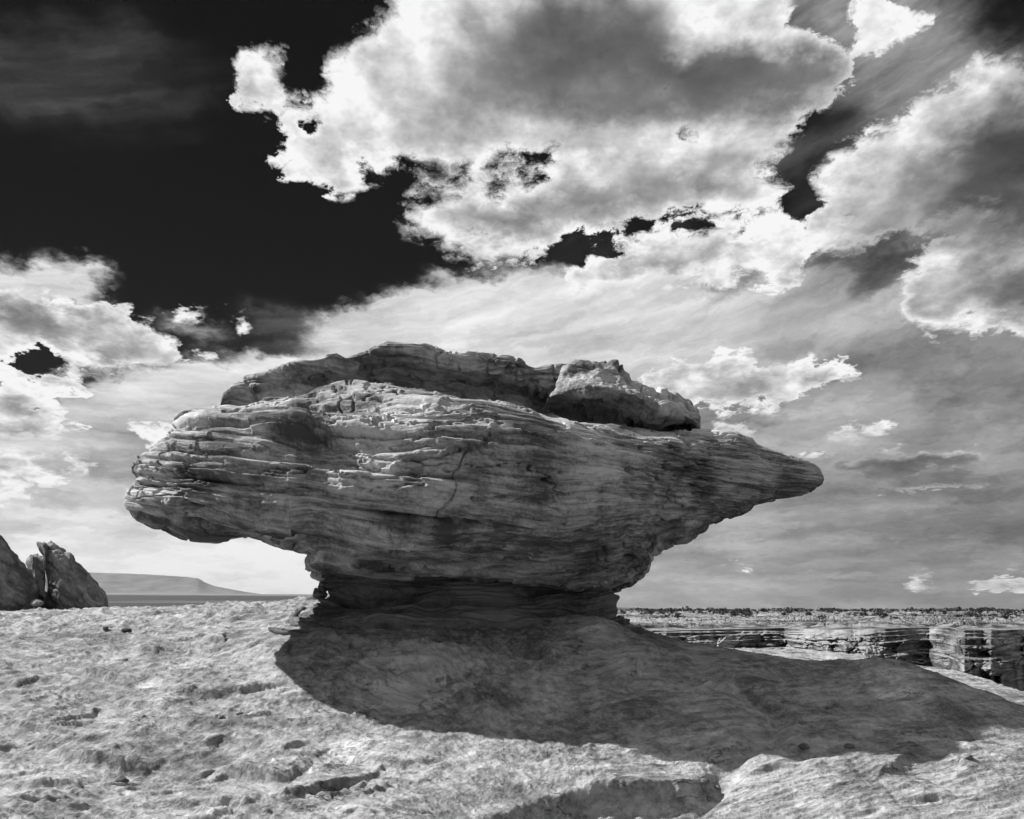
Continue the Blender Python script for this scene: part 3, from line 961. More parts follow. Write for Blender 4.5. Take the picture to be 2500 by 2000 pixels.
def dist_polyline(x, y, pts):
    """signed distance to a polyline (positive on its far side) and position along it"""
    best = np.full(x.shape, 1e9)
    sg = np.zeros(x.shape)
    tpos = np.zeros(x.shape)
    L = 0.0
    seg = [math.dist(a, b) for a, b in zip(pts, pts[1:])]
    tot = sum(seg)
    for (a, b), l in zip(zip(pts, pts[1:]), seg):
        dx, dy = b[0] - a[0], b[1] - a[1]
        t = np.clip(((x - a[0]) * dx + (y - a[1]) * dy) / (l * l), 0, 1)
        ex, ey = x - (a[0] + t * dx), y - (a[1] + t * dy)
        d = np.hypot(ex, ey)
        cr = dx * (y - a[1]) - dy * (x - a[0])
        k = d < best
        best = np.where(k, d, best)
        sg = np.where(k, np.sign(cr), sg)
        tpos = np.where(k, (L + t * l) / tot, tpos)
        L += l
    return best, sg, tpos


def scarp(x, y, z, pix, h, fall=0.7, wx=0.0, taper=True, sharp=0.05):
    """a little ledge with its broken face towards the viewer; the line runs left to right"""
    pts = [hit(*p) for p in pix]
    d, s, t = dist_polyline(x + wx, y + wx * 0.7, pts)
    sd = d * s
    rise = np.where(sd > 0, np.exp(-sd / fall), 0) * smooth(sd, -0.005, sharp)
    k = np.clip(4 * t * (1 - t), 0, 1) ** 0.6 if taper else 1.0
    near = np.where((t <= 0.001) | (t >= 0.999), np.exp(-(d / 0.15) ** 2), 1.0)
    return z + h * rise * k * near


def gully(x, y, z, pix, depth, width, seed=0):
    pts = [hit(*p) for p in pix]
    wx = 0.08 * fbm(x * 2, y * 2, 0.7, 3, seed=650 + seed)
    d, s, t = dist_polyline(x + wx, y - wx, pts)
    return z - depth * np.exp(-(d / width) ** 2) * smooth(t, 1.0, 0.6)


def ground_detail(x, y, z):
    lit_left = smooth(x, 0.5, -1.5)
    # smooth swells
    z = z + 0.07 * fbm(x * 0.55, y * 0.8, 0.2, 3, 0.5, seed=701)
    # main features
    z = gully(x, y, z, [(1380, 1735), (1455, 1695), (1502, 1655), (1550, 1600), (1604, 1567), (1650, 1510), (1560, 1450), (1400, 1390)], 0.13, 0.16, 1)
    z = gully(x, y, z, [(1440, 1700), (1502, 1657), (1540, 1612)], 0.12, 0.10, 4)
    slab = [hit(*p) for p in [(1000, 1728), (1120, 1695), (1290, 1666), (1410, 1654), (1470, 1646), (1497, 1640)]]
    wx = 0.07 * fbm(x * 3.2, y * 3.2, 0.9, 4, 0.6, seed=733)
    gd, gs, _ = dist_polyline(x, y, [hit(*p) for p in [(1530, 1625), (1502, 1652), (1462, 1692), (1385, 1735)]])
    gside = smooth(-gs * gd, -0.05, 0.22)
    d, s, t = dist_polyline(x + wx, y + wx, slab)
    sd = d * s
    lower = smooth(-sd, -0.02, 0.15) * np.exp(-np.maximum(-sd - 0.3, 0) / 0.55) * smooth(x, -1.2, 0.2) * gside
    z = z - 0.20 * lower
    z = z + 0.025 * np.exp(-(sd / 0.12) ** 2) * smooth(x, -0.6, 0.2) * gside
    S = [([(150, 1422), (190, 1428), (230, 1438), (262, 1450)], 0.10, 0.6),
         ([(90, 1590), (150, 1606), (220, 1622), (300, 1634)], 0.12, 0.6),
         ([(225, 1484), (280, 1494), (352, 1505)], 0.09, 0.5),
         ([(330, 1462), (420, 1474), (500, 1470), (600, 1448)], 0.10, 0.5),
         ([(430, 1357), (474, 1359), (486, 1348)], 0.06, 0.5),
         ([(440, 1640), (520, 1652), (570, 1658), (605, 1660)], 0.12, 0.6),
         ([(20, 1460), (60, 1450), (90, 1440)], 0.06, 0.4),
         ([(250, 1380), (280, 1384), (300, 1390)], 0.05, 0.4),
         ([(100, 1340), (170, 1344), (240, 1342)], 0.05, 0.5),
         ([(560, 1700), (640, 1690), (720, 1665), (790, 1640)], 0.09, 0.5),
         ([(760, 1600), (850, 1612), (930, 1600)], 0.06, 0.5),
         ([(320, 1700), (400, 1712), (520, 1722)], 0.08, 0.5),
         ([(810, 1410), (850, 1404), (890, 1418), (905, 1440)], 0.09, 0.5),
         ([(830, 1440), (870, 1446), (915, 1445), (960, 1438)], 0.10, 0.5),
         ([(1300, 1452), (1345, 1430), (1370, 1400), (1405, 1390)], 0.13, 0.6),
         ([(1130, 1360), (1150, 1380), (1170, 1405)], 0.09, 0.5), ([(1250, 1520), (1340, 1512), (1440, 1520)], 0.06, 0.4), ([(1480, 1450), (1560, 1462), (1640, 1452)], 0.07, 0.5), ([(950, 1470), (1010, 1490), (1040, 1520)], 0.06, 0.4),
         ([(1200, 1345), (1260, 1348), (1300, 1344)], 0.04, 0.4),
         ([(1850, 1650), (1880, 1642), (1900, 1620), (1930, 1600)], 0.055, 0.3),
         ([(1640, 1590), (1670, 1586), (1700, 1590)], 0.05, 0.4),
         ([(1700, 1600), (1740, 1604), (1765, 1598)], 0.06, 0.4),
         ([(2015, 1618), (2035, 1622), (2055, 1617)], 0.04, 0.2),
         ([(1560, 1640), (1620, 1628), (1680, 1624)], 0.04, 0.4),
         ([(1900, 1700), (1960, 1696), (2020, 1690)], 0.05, 0.4),
         ([(0, 1535), (60, 1545), (140, 1550)], 0.06, 0.4),
         ([(0, 1660), (70, 1672), (160, 1676)], 0.08, 0.4),
         ([(420, 1530), (520, 1545), (640, 1548)], 0.05, 0.4),
         ([(560, 1395), (600, 1398), (615, 1388)], 0.05, 0.3)]
    wx = 0.05 * fbm(x * 2.0, y * 2.0, 0.3, 3, 0.5, seed=600)
    for p, h, f in S:
        z = scarp(x, y, z, p, h * 1.25, f, wx)
    # broken sheets: thin layers ending in short steps that face the viewer
    fld = fbm(x * 0.6, y * 0.8, 0.3, 3, 0.45, seed=741) * 0.75 - y * 0.75 + 0.35 * x
    k = fld * 3.2
    fr = k - np.floor(k)
    saw = fr - smooth(fr, 0.82, 1.0)
    amp = smooth(fbm(x * 1.3, y * 2.0, 4.1, 3, 0.5, seed=751), -0.05, 0.5)
    ruff = 0.35 + 0.65 * lit_left
    z = z + 0.060 * saw * amp * ruff
    k2 = -4.6 * (0.6 * x + 0.8 * y) + 1.9 * fbm(x * 1.6, y * 2.6, 1.0, 3, 0.55, seed=755)
    fr2 = k2 - np.floor(k2)
    z = z + 0.045 * (fr2 - smooth(fr2, 0.78, 1.0)) * smooth(fbm(x * 1.2, y * 2.2, 2.2, 4, 0.55, seed=757), -0.15, 0.35) * ruff
    k3 = x * 7 - y * 11 + 3.2 * fbm(x * 2.2, y * 3.4, 1.7, 4, 0.6, seed=758)
    fr3 = k3 - np.floor(k3)
    z = z + 0.013 * (fr3 - smooth(fr3, 0.72, 1.0)) * smooth(fbm(x * 1.7, y * 3.0, 5.2, 4, 0.6, seed=759), -0.2, 0.3) * ruff
    # flow of the cross-bedding: down to the right on the left-hand slope, up to the right under the rock
    k = smooth(x, -1.0, 1.2)
    al = (0.8 * x - 0.6 * y) * (1 - k) + (0.92 * x + 0.4 * y) * k
    ac = (0.6 * x + 0.8 * y) * (1 - k) + (-0.4 * x + 0.92 * y) * k
    fl = fbm(al * 0.55, ac * 2.6, 0.35, 4, 0.5, seed=791)
    z = z + (0.050 + 0.035 * k) * (0.5 - np.abs(fl)) * smooth(fbm(x * 0.7, y * 0.7, 3.3, 2, seed=793), -0.3, 0.3)
    fl = fbm(al * 1.3, ac * 8.0, 0.65, 4, 0.55, seed=795)
    z = z + (0.020 + 0.012 * k) * (0.4 - np.abs(fl))
    # scales and pocks
    z = z + 0.024 * fbm(x * 2.4, y * 2.8, 0.8, 4, 0.55, seed=761) * (0.5 + 0.5 * ruff)
    z = z + 0.009 * fbm(x * 8, y * 9, 0.4, 3, 0.6, seed=771) * ruff
    # rubble along the crest behind
    cr = smooth(y, 12.5, 13.5) * smooth(y, 15.8, 14.8) * smooth(x, -1.5, -3.0)
    z = z + 0.08 * np.abs(fbm(x * 2.5, y * 3.0, 0.6, 4, 0.6, seed=781)) * cr
    return z


def build_ground():
    pxv = np.linspace(-40, 2196, 860)
    pxm = np.concatenate([np.linspace(-2600, -60, 70), pxv, np.linspace(2216, 4800, 70)])
    inv = np.linspace(1 / 6.0, 1 / 16.5, 470)
    Ym = np.concatenate([np.linspace(-8, 5.8, 36), 1 / inv, np.linspace(16.6, 26, 60), np.linspace(26.4, 60, 26)])
    Yg, Pg = np.meshgrid(Ym, pxm, indexing='ij')
    X = (Pg - CX) / F * np.maximum(Yg, 5.6)
    Y = Yg.copy()
    # the broad form is smooth: work it out on every fourth line and fill in between
    ri = np.unique(np.r_[np.arange(0, len(Ym), 4), len(Ym) - 1])
    ci = np.unique(np.r_[np.arange(0, len(pxm), 4), len(pxm) - 1])
    zc, oc = ground_base(X[np.ix_(ri, ci)], Y[np.ix_(ri, ci)])

    def fill(g):
        g = np.array([np.interp(np.arange(len(pxm)), ci, row) for row in g])
        return np.array([np.interp(np.arange(len(Ym)), ri, c) for c in g.T]).T
    z, over = fill(zc), fill(oc)
    zd = ground_detail(X, Y, z)
    w = smooth(Y, 3.0, 5.0)
    z = z * (1 - w) + zd * w
    z = z + np.where(over > 0.3, 0.25 * fbm(X * 0.8, Y * 0.8, 0, 3, seed=790), 0)
    P = np.stack([X, Y, z], -1)
    me = grid_mesh('slickrock_ground', P, False, None, flip=True)
    m, n, b = mat_new('slickrock')
    geo = n.node('ShaderNodeNewGeometry')
    p = geo.outputs['Position']
    big = n.noise(p, 1.1, 6, 0.62)
    mid = n.noise(p, 6.5, 6, 0.68)
    fine = n.noise(p, 24.0, 4, 0.65)
    v = n.m('ADD', n.m('MULTIPLY', big, 0.42), n.m('ADD', n.m('MULTIPLY', mid, 0.38), n.m('MULTIPLY', fine, 0.20)))
    v = n.smooth(v, 0.39, 0.59, 0.10, 0.305)
    lich = n.smooth(n.noise(p, 3.2, 8, 0.78), 0.56, 0.64, 0.0, 0.6)
    v = n.mix(lich, v, 0.07)
    pale = n.smooth(n.noise(p, 0.8, 8, 0.68), 0.55, 0.63, 0.0, 0.6)
    v = n.mix(pale, v, n.m('MULTIPLY', n.m('ADD', v, 0.09), 1.2))
    # a pale flaked patch where the crust has come away
    fx, fy = hit(880, 1418)
    px_, py_, _ = n.sep(p)
    e = n.m('ADD', n.m('POWER', n.m('DIVIDE', n.m('SUBTRACT', px_, fx), 0.75), 2.0), n.m('POWER', n.m('DIVIDE', n.m('SUBTRACT', py_, fy), 0.6), 2.0))
    e = n.m('ADD', e, n.m('MULTIPLY', n.m('SUBTRACT', n.noise(p, 2.6, 7, 0.66), 0.5), 5.0))
    v = n.mix(n.smooth(e, 1.0, 0.7, 0.0, 0.7), v, 0.42)
    # hairline cracks and the worn edges of thin beds
    pw = n.vm('ADD', p, n.vm('SCALE', n.noise(p, 0.9, 3, 0.5, color=True), s=0.3))
    bx, by, bz = n.sep(pw)
    side = n.smooth(bx, -1.0, 1.2)
    al = n.mix(side, n.m('SUBTRACT', n.m('MULTIPLY', bx, 0.8), n.m('MULTIPLY', by, 0.6)), n.m('ADD', n.m('MULTIPLY', bx, 0.92), n.m('MULTIPLY', by, 0.4)))
    ac = n.mix(side, n.m('ADD', n.m('MULTIPLY', bx, 0.6), n.m('MULTIPLY', by, 0.8)), n.m('SUBTRACT', n.m('MULTIPLY', by, 0.92), n.m('MULTIPLY', bx, 0.4)))
    lam = n.comb(n.m('MULTIPLY', al, 0.30), n.m('MULTIPLY', ac, 2.2), n.m('MULTIPLY', bz, 2.0))
    ln = n.noise(lam, 2.2, 5, 0.6)
    crack = n.smooth(n.m('ABSOLUTE', n.m('SUBTRACT', ln, 0.5)), 0.0, 0.012, 1.0, 0.0)
    crack = n.m('MULTIPLY', crack, n.smooth(n.noise(p, 0.9, 3, 0.5), 0.54, 0.64))
    band = n.noise(lam, 4.0, 6, 0.62)
    v = n.m('MULTIPLY', v, n.lin(band, 0.32, 0.68, 0.62, 1.38))
    v = n.mix(n.m('MULTIPLY', crack, 0.45), v, 0.05)
    grey(n, b, v)
    h = n.m('ADD', n.m('MULTIPLY', mid, 0.7), n.m('MULTIPLY', fine, 0.32))
    h = n.m('ADD', h, n.m('MULTIPLY', band, 0.40))
    h = n.m('SUBTRACT', h, n.m('MULTIPLY', crack, 0.5))
    bump(n, b, h, 1.0, 0.055)
    link('slickrock_ground', me, m, kind='structure', label='undulating pale bare sandstone sheet in the foreground')


build_ground()


# ------------------------------------------------------------------ far country
def polar_grid(az, r):
    A, R = np.meshgrid(np.radians(az), r, indexing='ij')
    return A, R


def build_plain():
    az = np.concatenate([np.linspace(-180, -45, 60)[:-1], np.linspace(-45, 45, 361), np.linspace(45, 180, 60)[1:]])
    r = np.geomspace(18, 15500, 260)
    A, R = polar_grid(az, r)
    X, Y = R * np.sin(A), R * np.cos(A)
    deg = np.degrees(A)
    lf = smooth(deg, -6.0, -11.0) * smooth(deg, -120, -70)
    zl = np.interp(R, [0, 60, 300, 1200, 2000, 4000, 7000, 9000, 16000], [-40, -34, -24, -3, 9, 54, 128, 168, 180])
    zr = np.interp(R, [0, 60, 300, 2500, 3500, 8000, 16000], [-40, -40, -40, -30, -6, -2, 0])
    z = zl * lf + zr * (1 - lf)
    z = z + np.clip(R / 3000, 0, 1) * 3.0 * fbm(X / 500, Y / 500, 0, 3, seed=801) * lf
    me = grid_mesh('far_plain', np.stack([X, Y, z], -1), False, None, flip=False)
    m, n, b = mat_new('far_plain_soil')
    geo = n.node('ShaderNodeNewGeometry')
    p = geo.outputs['Position']
    x_, y_, _ = n.sep(p)
    rr = n.m('SQRT', n.m('ADD', n.m('MULTIPLY', x_, x_), n.m('MULTIPLY', y_, y_)))
    nz = n.noise(n.vm('MULTIPLY', p, (0.0006, 0.0016, 0.0)), 1.0, 6, 0.6)
    rr = n.m('ADD', rr, n.m('MULTIPLY', n.m('SUBTRACT', nz, 0.5), 1500.0))
    wood = n.m('MULTIPLY', n.smooth(rr, 1000, 1300), n.smooth(rr, 5200, 6200, 1.0, 0.0))
    strip = n.m('MULTIPLY', n.smooth(rr, 2500, 2600), n.smooth(rr, 2850, 2950, 1.0, 0.0))
    wood = n.m('SUBTRACT', wood, n.m('MULTIPLY', strip, 0.35))
    v = n.mix(wood, n.m('ADD', 0.08, n.m('MULTIPLY', nz, 0.12)), 0.025)
    grey(n, b, v)
    link('far_plain', me, m, kind='structure', label='distant desert plain with dark wooded bands')


build_plain()


def build_mesa():
    px = np.linspace(-1600, 720, 420)
    top = interp(px, [(-1600, 1190), (-300, 1196), (195, 1206), (270, 1208), (330, 1211), (400, 1216), (418, 1218), (430, 1226),
                      (450, 1234), (470, 1238), (520, 1247), (560, 1253), (640, 1257), (720, 1262)])
    foot = 1262.0
    rows = [(0.0, 7600, 0), (0.10, 7900, 0), (0.25, 8200, 0), (0.42, 8420, 1), (0.56, 8560, 1), (0.70, 8660, 1), (0.97, 8860, 1), (1.0, 8960, 0), (1.0, 9500, 0), (0.3, 11500, 0)]
    P = []
    for f, r, k in rows:
        dep = r + 60 * fbm(px / 60.0, f * 3, 0.3, 4, 0.6, seed=821) * (1 if k else 0.3)
        pyv = foot + (top - foot) * f
        z = (HZ - pyv) / F * dep
        P.append(np.stack([(px - CX) / F * dep, dep, z], -1))
    P = np.array(P)
    # finer rows
    t = np.linspace(0, len(rows) - 1, 60)
    i = np.clip(t.astype(int), 0, len(rows) - 2)
    f = (t - i)[:, None, None]
    P = P[i] * (1 - f) + P[i + 1] * f
    P[..., 2] += 5 * fbm(P[..., 0] / 260, P[..., 1] / 260, P[..., 2] / 90, 4, 0.55, seed=831)
    me = grid_mesh('mesa', P, False, None, flip=False)
    m, n, b = mat_new('mesa_rock')
    geo = n.node('ShaderNodeNewGeometry')
    nz = n.noise(n.vm('MULTIPLY', geo.outputs['Position'], (0.004, 0.004, 0.02)), 1.0, 6, 0.6)
    grey(n, b, n.m('ADD', 0.03, n.m('MULTIPLY', nz, 0.20)))
    link('mesa', me, m, kind='structure', label='long flat-topped mesa far off on the left horizon')
    # low dark rise on the right-hand horizon
    px = np.linspace(1000, 1800, 90)
    top = interp(px, [(1000, 1276), (1290, 1279), (1340, 1280), (1420, 1284), (1500, 1287.5), (1800, 1290)])
    P = []
    for f, r in ((0, 5200), (0.6, 5600), (1.0, 6200), (0.9, 7200), (0, 8200)):
        z = ((HZ - top) / F * 6200) * f + (1 - f) * -20
        P.append(np.stack([(px - CX) / F * r, np.full_like(px, r), z], -1))
    me = grid_mesh('low_hill', np.array(P), False, None, flip=False)
    m2, n2, b2 = mat_new('hill_scrub')
    geo = n2.node('ShaderNodeNewGeometry')
    nz = n2.noise(n2.vm('MULTIPLY', geo.outputs['Position'], (0.01, 0.01, 0.02)), 1.0, 5, 0.6)
    grey(n2, b2, n2.m('ADD', 0.02, n2.m('MULTIPLY', nz, 0.07)))
    link('low_hill', me, m2, kind='structure', label='low dark hill on the horizon right of the neck')


build_mesa()

# canyon wall and the rock plateau above it, across the gap on the right
RIM = [(900, 118), (1300, 132), (1500, 140), (1650, 150), (1740, 127), (1800, 124), (1870, 127), (1955, 144), (2030, 122), (2090, 122),
       (2156, 130), (2400, 142), (4200, 170)]


def blocks(u, v, seed):
    """jointed rock: every cell stands out by its own amount; also the nearness to a joint"""
    iu, iv = np.floor(u), np.floor(v)
    d1 = np.full(u.shape, 9.0)
    d2 = np.full(u.shape, 9.0)
    val = np.zeros(u.shape)
    for du in (-1, 0, 1):
        for dv in (-1, 0, 1):
            cu, cv = (iu + du).astype(np.int64), (iv + dv).astype(np.int64)
            h = _h(cu, cv, cu * 0 + 7, seed)
            jx = (h & np.uint32(1023)).astype(float) / 1023
            jy = ((h >> np.uint32(10)) & np.uint32(1023)).astype(float) / 1023
            jv = ((h >> np.uint32(20)) & np.uint32(1023)).astype(float) / 1023
            d = np.hypot(iu + du + jx - u, iv + dv + jy - v)
            k = d < d1
            d2 = np.where(k, d1, np.minimum(d2, d))
            val = np.where(k, jv, val)
            d1 = np.where(k, d, d1)
    return val, d2 - d1


def plateau_z(X, Y, R, step=1.0):
    z = -3.3 + 0.9 * fbm(X / 90, Y / 90, 0, 3, 0.5, seed=901) + np.interp(R, [90, 160, 600, 3000, 6000], [0.9, 0, 1.2, 1.8, -4])
    # ledges: rounded steps
    k = (fbm(X / 38, Y / 16, 0.3, 4, 0.55, seed=911) * 1.4 + Y / 60) * 3.0
    fr = k - np.floor(k)
    st = np.interp(R, [90, 600, 1500], [1.3, 0.9, 0.0])
    return z + st * step * (smooth(fr, 0.0, 0.16) - fr) + 0.16 * step * fbm(X / 6, Y / 3, 0, 3, 0.5, seed=915)


def build_plateau():
    px = np.concatenate([np.linspace(900, 1280, 60)[:-1], np.linspace(1280, 2200, 700), np.linspace(2200, 4200, 160)[1:]])
    A = np.arctan((px - CX) / F)
    rim = interp(px, RIM)
    rim = rim + 8 * fbm(px / 230, 0.3, 0.7, 5, 0.45, seed=921) + 2.6 * fbm(px / 38, 0.6, 0.2, 3, 0.5, seed=923)
    # plateau rows, dense near the rim
    back = np.concatenate([np.geomspace(0.35, 120, 150), np.geomspace(126, 7000, 60)])[::-1]
    R1 = rim[None] + back[:, None]
    X1, Y1 = R1 * np.sin(A)[None], R1 * np.cos(A)[None]
    Z1 = plateau_z(X1, Y1, R1, smooth(back, 0.5, 18.0)[:, None])
    # wall rows: depth below the rim and outward run (m)
    dep = np.concatenate([np.linspace(0.0, 6, 120), np.linspace(6.2, 15, 40), np.linspace(15.5, 44, 24)])
    zrim = Z1[-1]
    talus = smooth(px, 1690, 1730) * smooth(px, 1880, 1850)
    # terraces: each drop is followed by a bench whose width and level wander along the wall
    out = 0.10 * dep[:, None] + 0 * px[None]
    for j, (dj, wj) in enumerate(((0.3, 2.5), (0.8, 3.5), (1.6, 2.5), (2.9, 5.0), (3.3, 1.5), (5.6, 1.5), (16, 9.0), (24, 8.0))):
        dd = dj + 0.30 * fbm(px / 170, j * 3.3, 0.4, 3, 0.5, seed=951)
        ww = wj * np.clip(0.9 + 1.1 * fbm(px / 150, j * 5.1, 0.8, 3, 0.5, seed=953), 0.05, 2.2)
        out = out + ww[None] * smooth(dep[:, None] - dd[None], 0.0, 0.10)
    tal = np.interp(dep, [0, 1, 2, 3.2, 15, 44], [0, 5, 8, 11, 24, 62])[:, None]
    out = out * (1 - talus)[None] + (0.35 * out + 0.65 * tal) * talus[None]
    Z2 = zrim[None] - dep[:, None]
    lum = fbm(px[None] / 90, Z2 * 0.8, 0.2, 5, 0.5, seed=931)
    bed = bed_relief(px[None] / 60 + 0 * Z2, np.clip(dep[:, None] / 44 + 0.01 * perlin(px[None] / 50, Z2 * 0.1, 0, 933), 0, 1) * 1.0, 935, 26, 0.9, 0.0, 0.8)
    knob = np.abs(fbm(px[None] / 42, Z2 * 0.4 + px[None] / 60, 0.9, 4, 0.55, seed=941)) * 3.2 * talus[None]
    b1, j1 = blocks(px[None] / 46 + 0.4 * lum, Z2 / 1.5 + 0.3 * lum, 961)
    b2, j2 = blocks(px[None] / 17 + 0.4 * lum, Z2 / 0.55, 963)
    blk = 2.6 * (b1 - 0.5) + 0.9 * (b2 - 0.5) - 0.8 * np.exp(-(j1 / 0.08) ** 2) - 0.3 * np.exp(-(j2 / 0.12) ** 2)
    run = out + (lum * 1.2 + 0.6 * bed + knob + blk) * smooth(dep, 0, 1.5)[:, None]
    R2 = rim[None] - run
    X2, Y2 = R2 * np.sin(A)[None], R2 * np.cos(A)[None]
    P = np.concatenate([np.stack([X1, Y1, Z1], -1), np.stack([X2, Y2, Z2], -1)])
    me = grid_mesh('canyon_plateau', P, False, None, flip=False)
    m, n, b = mat_new('canyon_sandstone')
    geo = n.node('ShaderNodeNewGeometry')
    p = geo.outputs['Position']
    nz = n.sep(geo.outputs['Normal'])[2]
    flat = n.smooth(nz, 0.45, 0.8)
    big = n.noise(n.vm('MULTIPLY', p, (0.03, 0.05, 0.2)), 1.0, 6, 0.6)
    fine = n.noise(n.vm('MULTIPLY', p, (0.25, 0.35, 1.2)), 1.0, 7, 0.65)
    top = n.smooth(n.m('ADD', n.m('MULTIPLY', big, 0.5), n.m('MULTIPLY', fine, 0.5)), 0.40, 0.60, 0.035, 0.24)
    # water streaks down the walls
    streak = n.noise(n.vm('MULTIPLY', p, (0.55, 0.2, 0.03)), 1.0, 6, 0.65)
    beds = n.noise(n.vm('MULTIPLY', p, (0.05, 0.05, 1.3)), 1.0, 6, 0.65)
    panel = n.smooth(n.noise(n.vm('MULTIPLY', p, (0.05, 0.05, 0.12)), 1.0, 3, 0.5), 0.45, 0.62)
    wall = n.m('MULTIPLY', n.mix(n.smooth(streak, 0.46, 0.66), n.mix(panel, 0.10, 0.30), n.mix(panel, 0.03, 0.15)), n.lin(beds, 0.3, 0.7, 0.5, 1.4))
    grey(n, b, n.mix(flat, wall, top))
    bump(n, b, fine, 0.8, 0.6)
    link('canyon_plateau', me, m, kind='structure', label='rocky plateau with shaded canyon wall across the gap')


build_plateau()

# ------------------------------------------------------------------ boulders on the left
bA_top = cC([(-420, 300), (-300, 60), (-150, -40), (0, 72), (60, 150), (120, 228), (200, 322), (245, 385), (258, 412), (262, 440)])
bA_bot = cC([(-420, 620), (0, 600), (150, 590), (215, 540), (250, 470), (262, 445)])


def boulder_relief(seed, amp=0.10):
    def f(x, y, z, h, px):
        d = amp * fbm(x * 1.1, y * 1.1, z * 1.1, 4, 0.5, seed=seed)
        q = z * 0.8 + x * 0.75
        rid = 1 - np.abs(fbm(q * 1.6, y * 0.5, (x - z) * 0.5, 3, 0.5, seed=seed + 3))
        d = d - amp * 0.8 * smooth(rid, 0.86, 1.0)
        return d + amp * 0.22 * fbm(x * 6, y * 6, z * 6, 4, 0.6, seed=seed + 7), q
    return f


def boulder(label, top, bot, Yc, fr, bk, seed, nx=220, nf=120, nb=36, prof=None):
    o = loft('boulder', M_BOULDER, top[0][0], top[-1][0], top, bot, Yc, [(-2000, fr), (3000, fr)], [(-2000, bk), (3000, bk)],
             prof or ROUND, nx, nf, nb, boulder_relief(seed), end_pow=0.45, bed_scale=1.5)
    o['label'] = label
    o['category'] = 'boulder'
    return o


boulder('large leaning boulder cut off by the left edge of the picture', bA_top, bA_bot, 20.0, 1.3, 1.5, 1001)
bB_top = cC([(238, 125), (246, 108), (290, 112), (318, 108), (335, 98), (380, 132), (460, 185), (500, 240), (550, 292), (590, 340),
             (640, 400), (690, 450), (708, 515), (712, 545)])
bB_bot = cC([(238, 130), (255, 165), (285, 205), (296, 230), (300, 400), (304, 560), (330, 600), (690, 600), (708, 570), (712, 555)])
boulder('tall pointed boulder with a beaked top, right of the split in the left group', bB_top, bB_bot, 20.6, 0.95, 1.1, 1021)
bC_top = cC([(168, 250), (175, 225), (200, 197), (245, 187), (290, 210), (330, 260), (350, 330)])
bC_bot = cC([(168, 255), (185, 300), (215, 350), (250, 600), (350, 600)])
boulder('small rounded boulder wedged behind the tall pointed one', bC_top, bC_bot, 21.6, 0.7, 0.8, 1041, 120, 80, 24)
bD_top = cC([(195, 522), (215, 500), (240, 490), (270, 500), (292, 514)])
bD_bot = cC([(195, 528), (215, 545), (270, 540), (292, 520)])
boulder('little flat stone lying at the foot of the leaning boulder', bD_top, bD_bot, 18.6, 0.3, 0.3, 1061, 60, 40, 16)

# ------------------------------------------------------------------ loose stones
def ground_at(px, py):
    x, y = hit(px, py)
    xa, ya = np.array([[x]]), np.array([[y]])
    z, _ = ground_base(xa, ya)
    return Vector((x, y, float(ground_detail(xa, ya, z)[0, 0])))


stones = [  # px, py, radius m, label
 (1483, 1634, 0.045, 'stone in the gully, upper of those beside the slab tip'),
 (1494, 1644, 0.035, 'stone in the gully just above the slab tip'),
 (1510, 1627, 0.028, 'small stone in the gully a little up from the slab tip'),
 (1692, 1588, 0.05, 'dark loose stone near the shadow edge on the right-hand mound'),
 (2035, 1616, 0.05, 'dark broken stone set alone on the bright right-hand mound'),
 (1788, 1592, 0.045, 'dark pebble by the shadow edge in the middle of the right-hand mound'),
 (302, 1522, 0.03, 'pebble at the foot of the left hollow, leftmost of a row'),
 (466, 1522, 0.04, 'pebble at the foot of the left hollow, beside the row on its right'),
 (505, 1522, 0.035, 'pebble at the foot of the left hollow, rightmost of a row'),
 (264, 1397, 0.04, 'dark pebble on the sunlit slope between crest and hollow'),
 (110, 1332, 0.05, 'stone in the rubble under the tall pointed boulder'),
 (222, 1336, 0.05, 'stone in the rubble under the right foot of the tall boulder'),
 (265, 1332, 0.07, 'dark lumpy stone in the rubble in front of the distant mesa'),
 (256, 1652, 0.06, 'pale cobble at the bottom left by a dark crack'),
 (745, 1317, 0.07, 'small block lying at the foot of the neck, towards the left'),
]
for i, (px, py, r, lab) in enumerate(stones):
    p = ground_at(px, py)
    p.z += r * 0.25
    lump('loose_stone', M_BOULDER, p, (r * 1.3, r, r * 0.75), 1100 + i, sub=3, rot=i * 1.3,
         label=lab, category='stone', group='loose stones on the slickrock')

# ------------------------------------------------------------------ bushes on the far rim
M_BUSH, nb_, bb_ = mat_new('bush_foliage')
oi = nb_.node('ShaderNodeNewGeometry')
grey(nb_, bb_, nb_.m('ADD', 0.02, nb_.m('MULTIPLY', nb_.noise(oi.outputs['Position'], 3.0, 3), 0.06)))


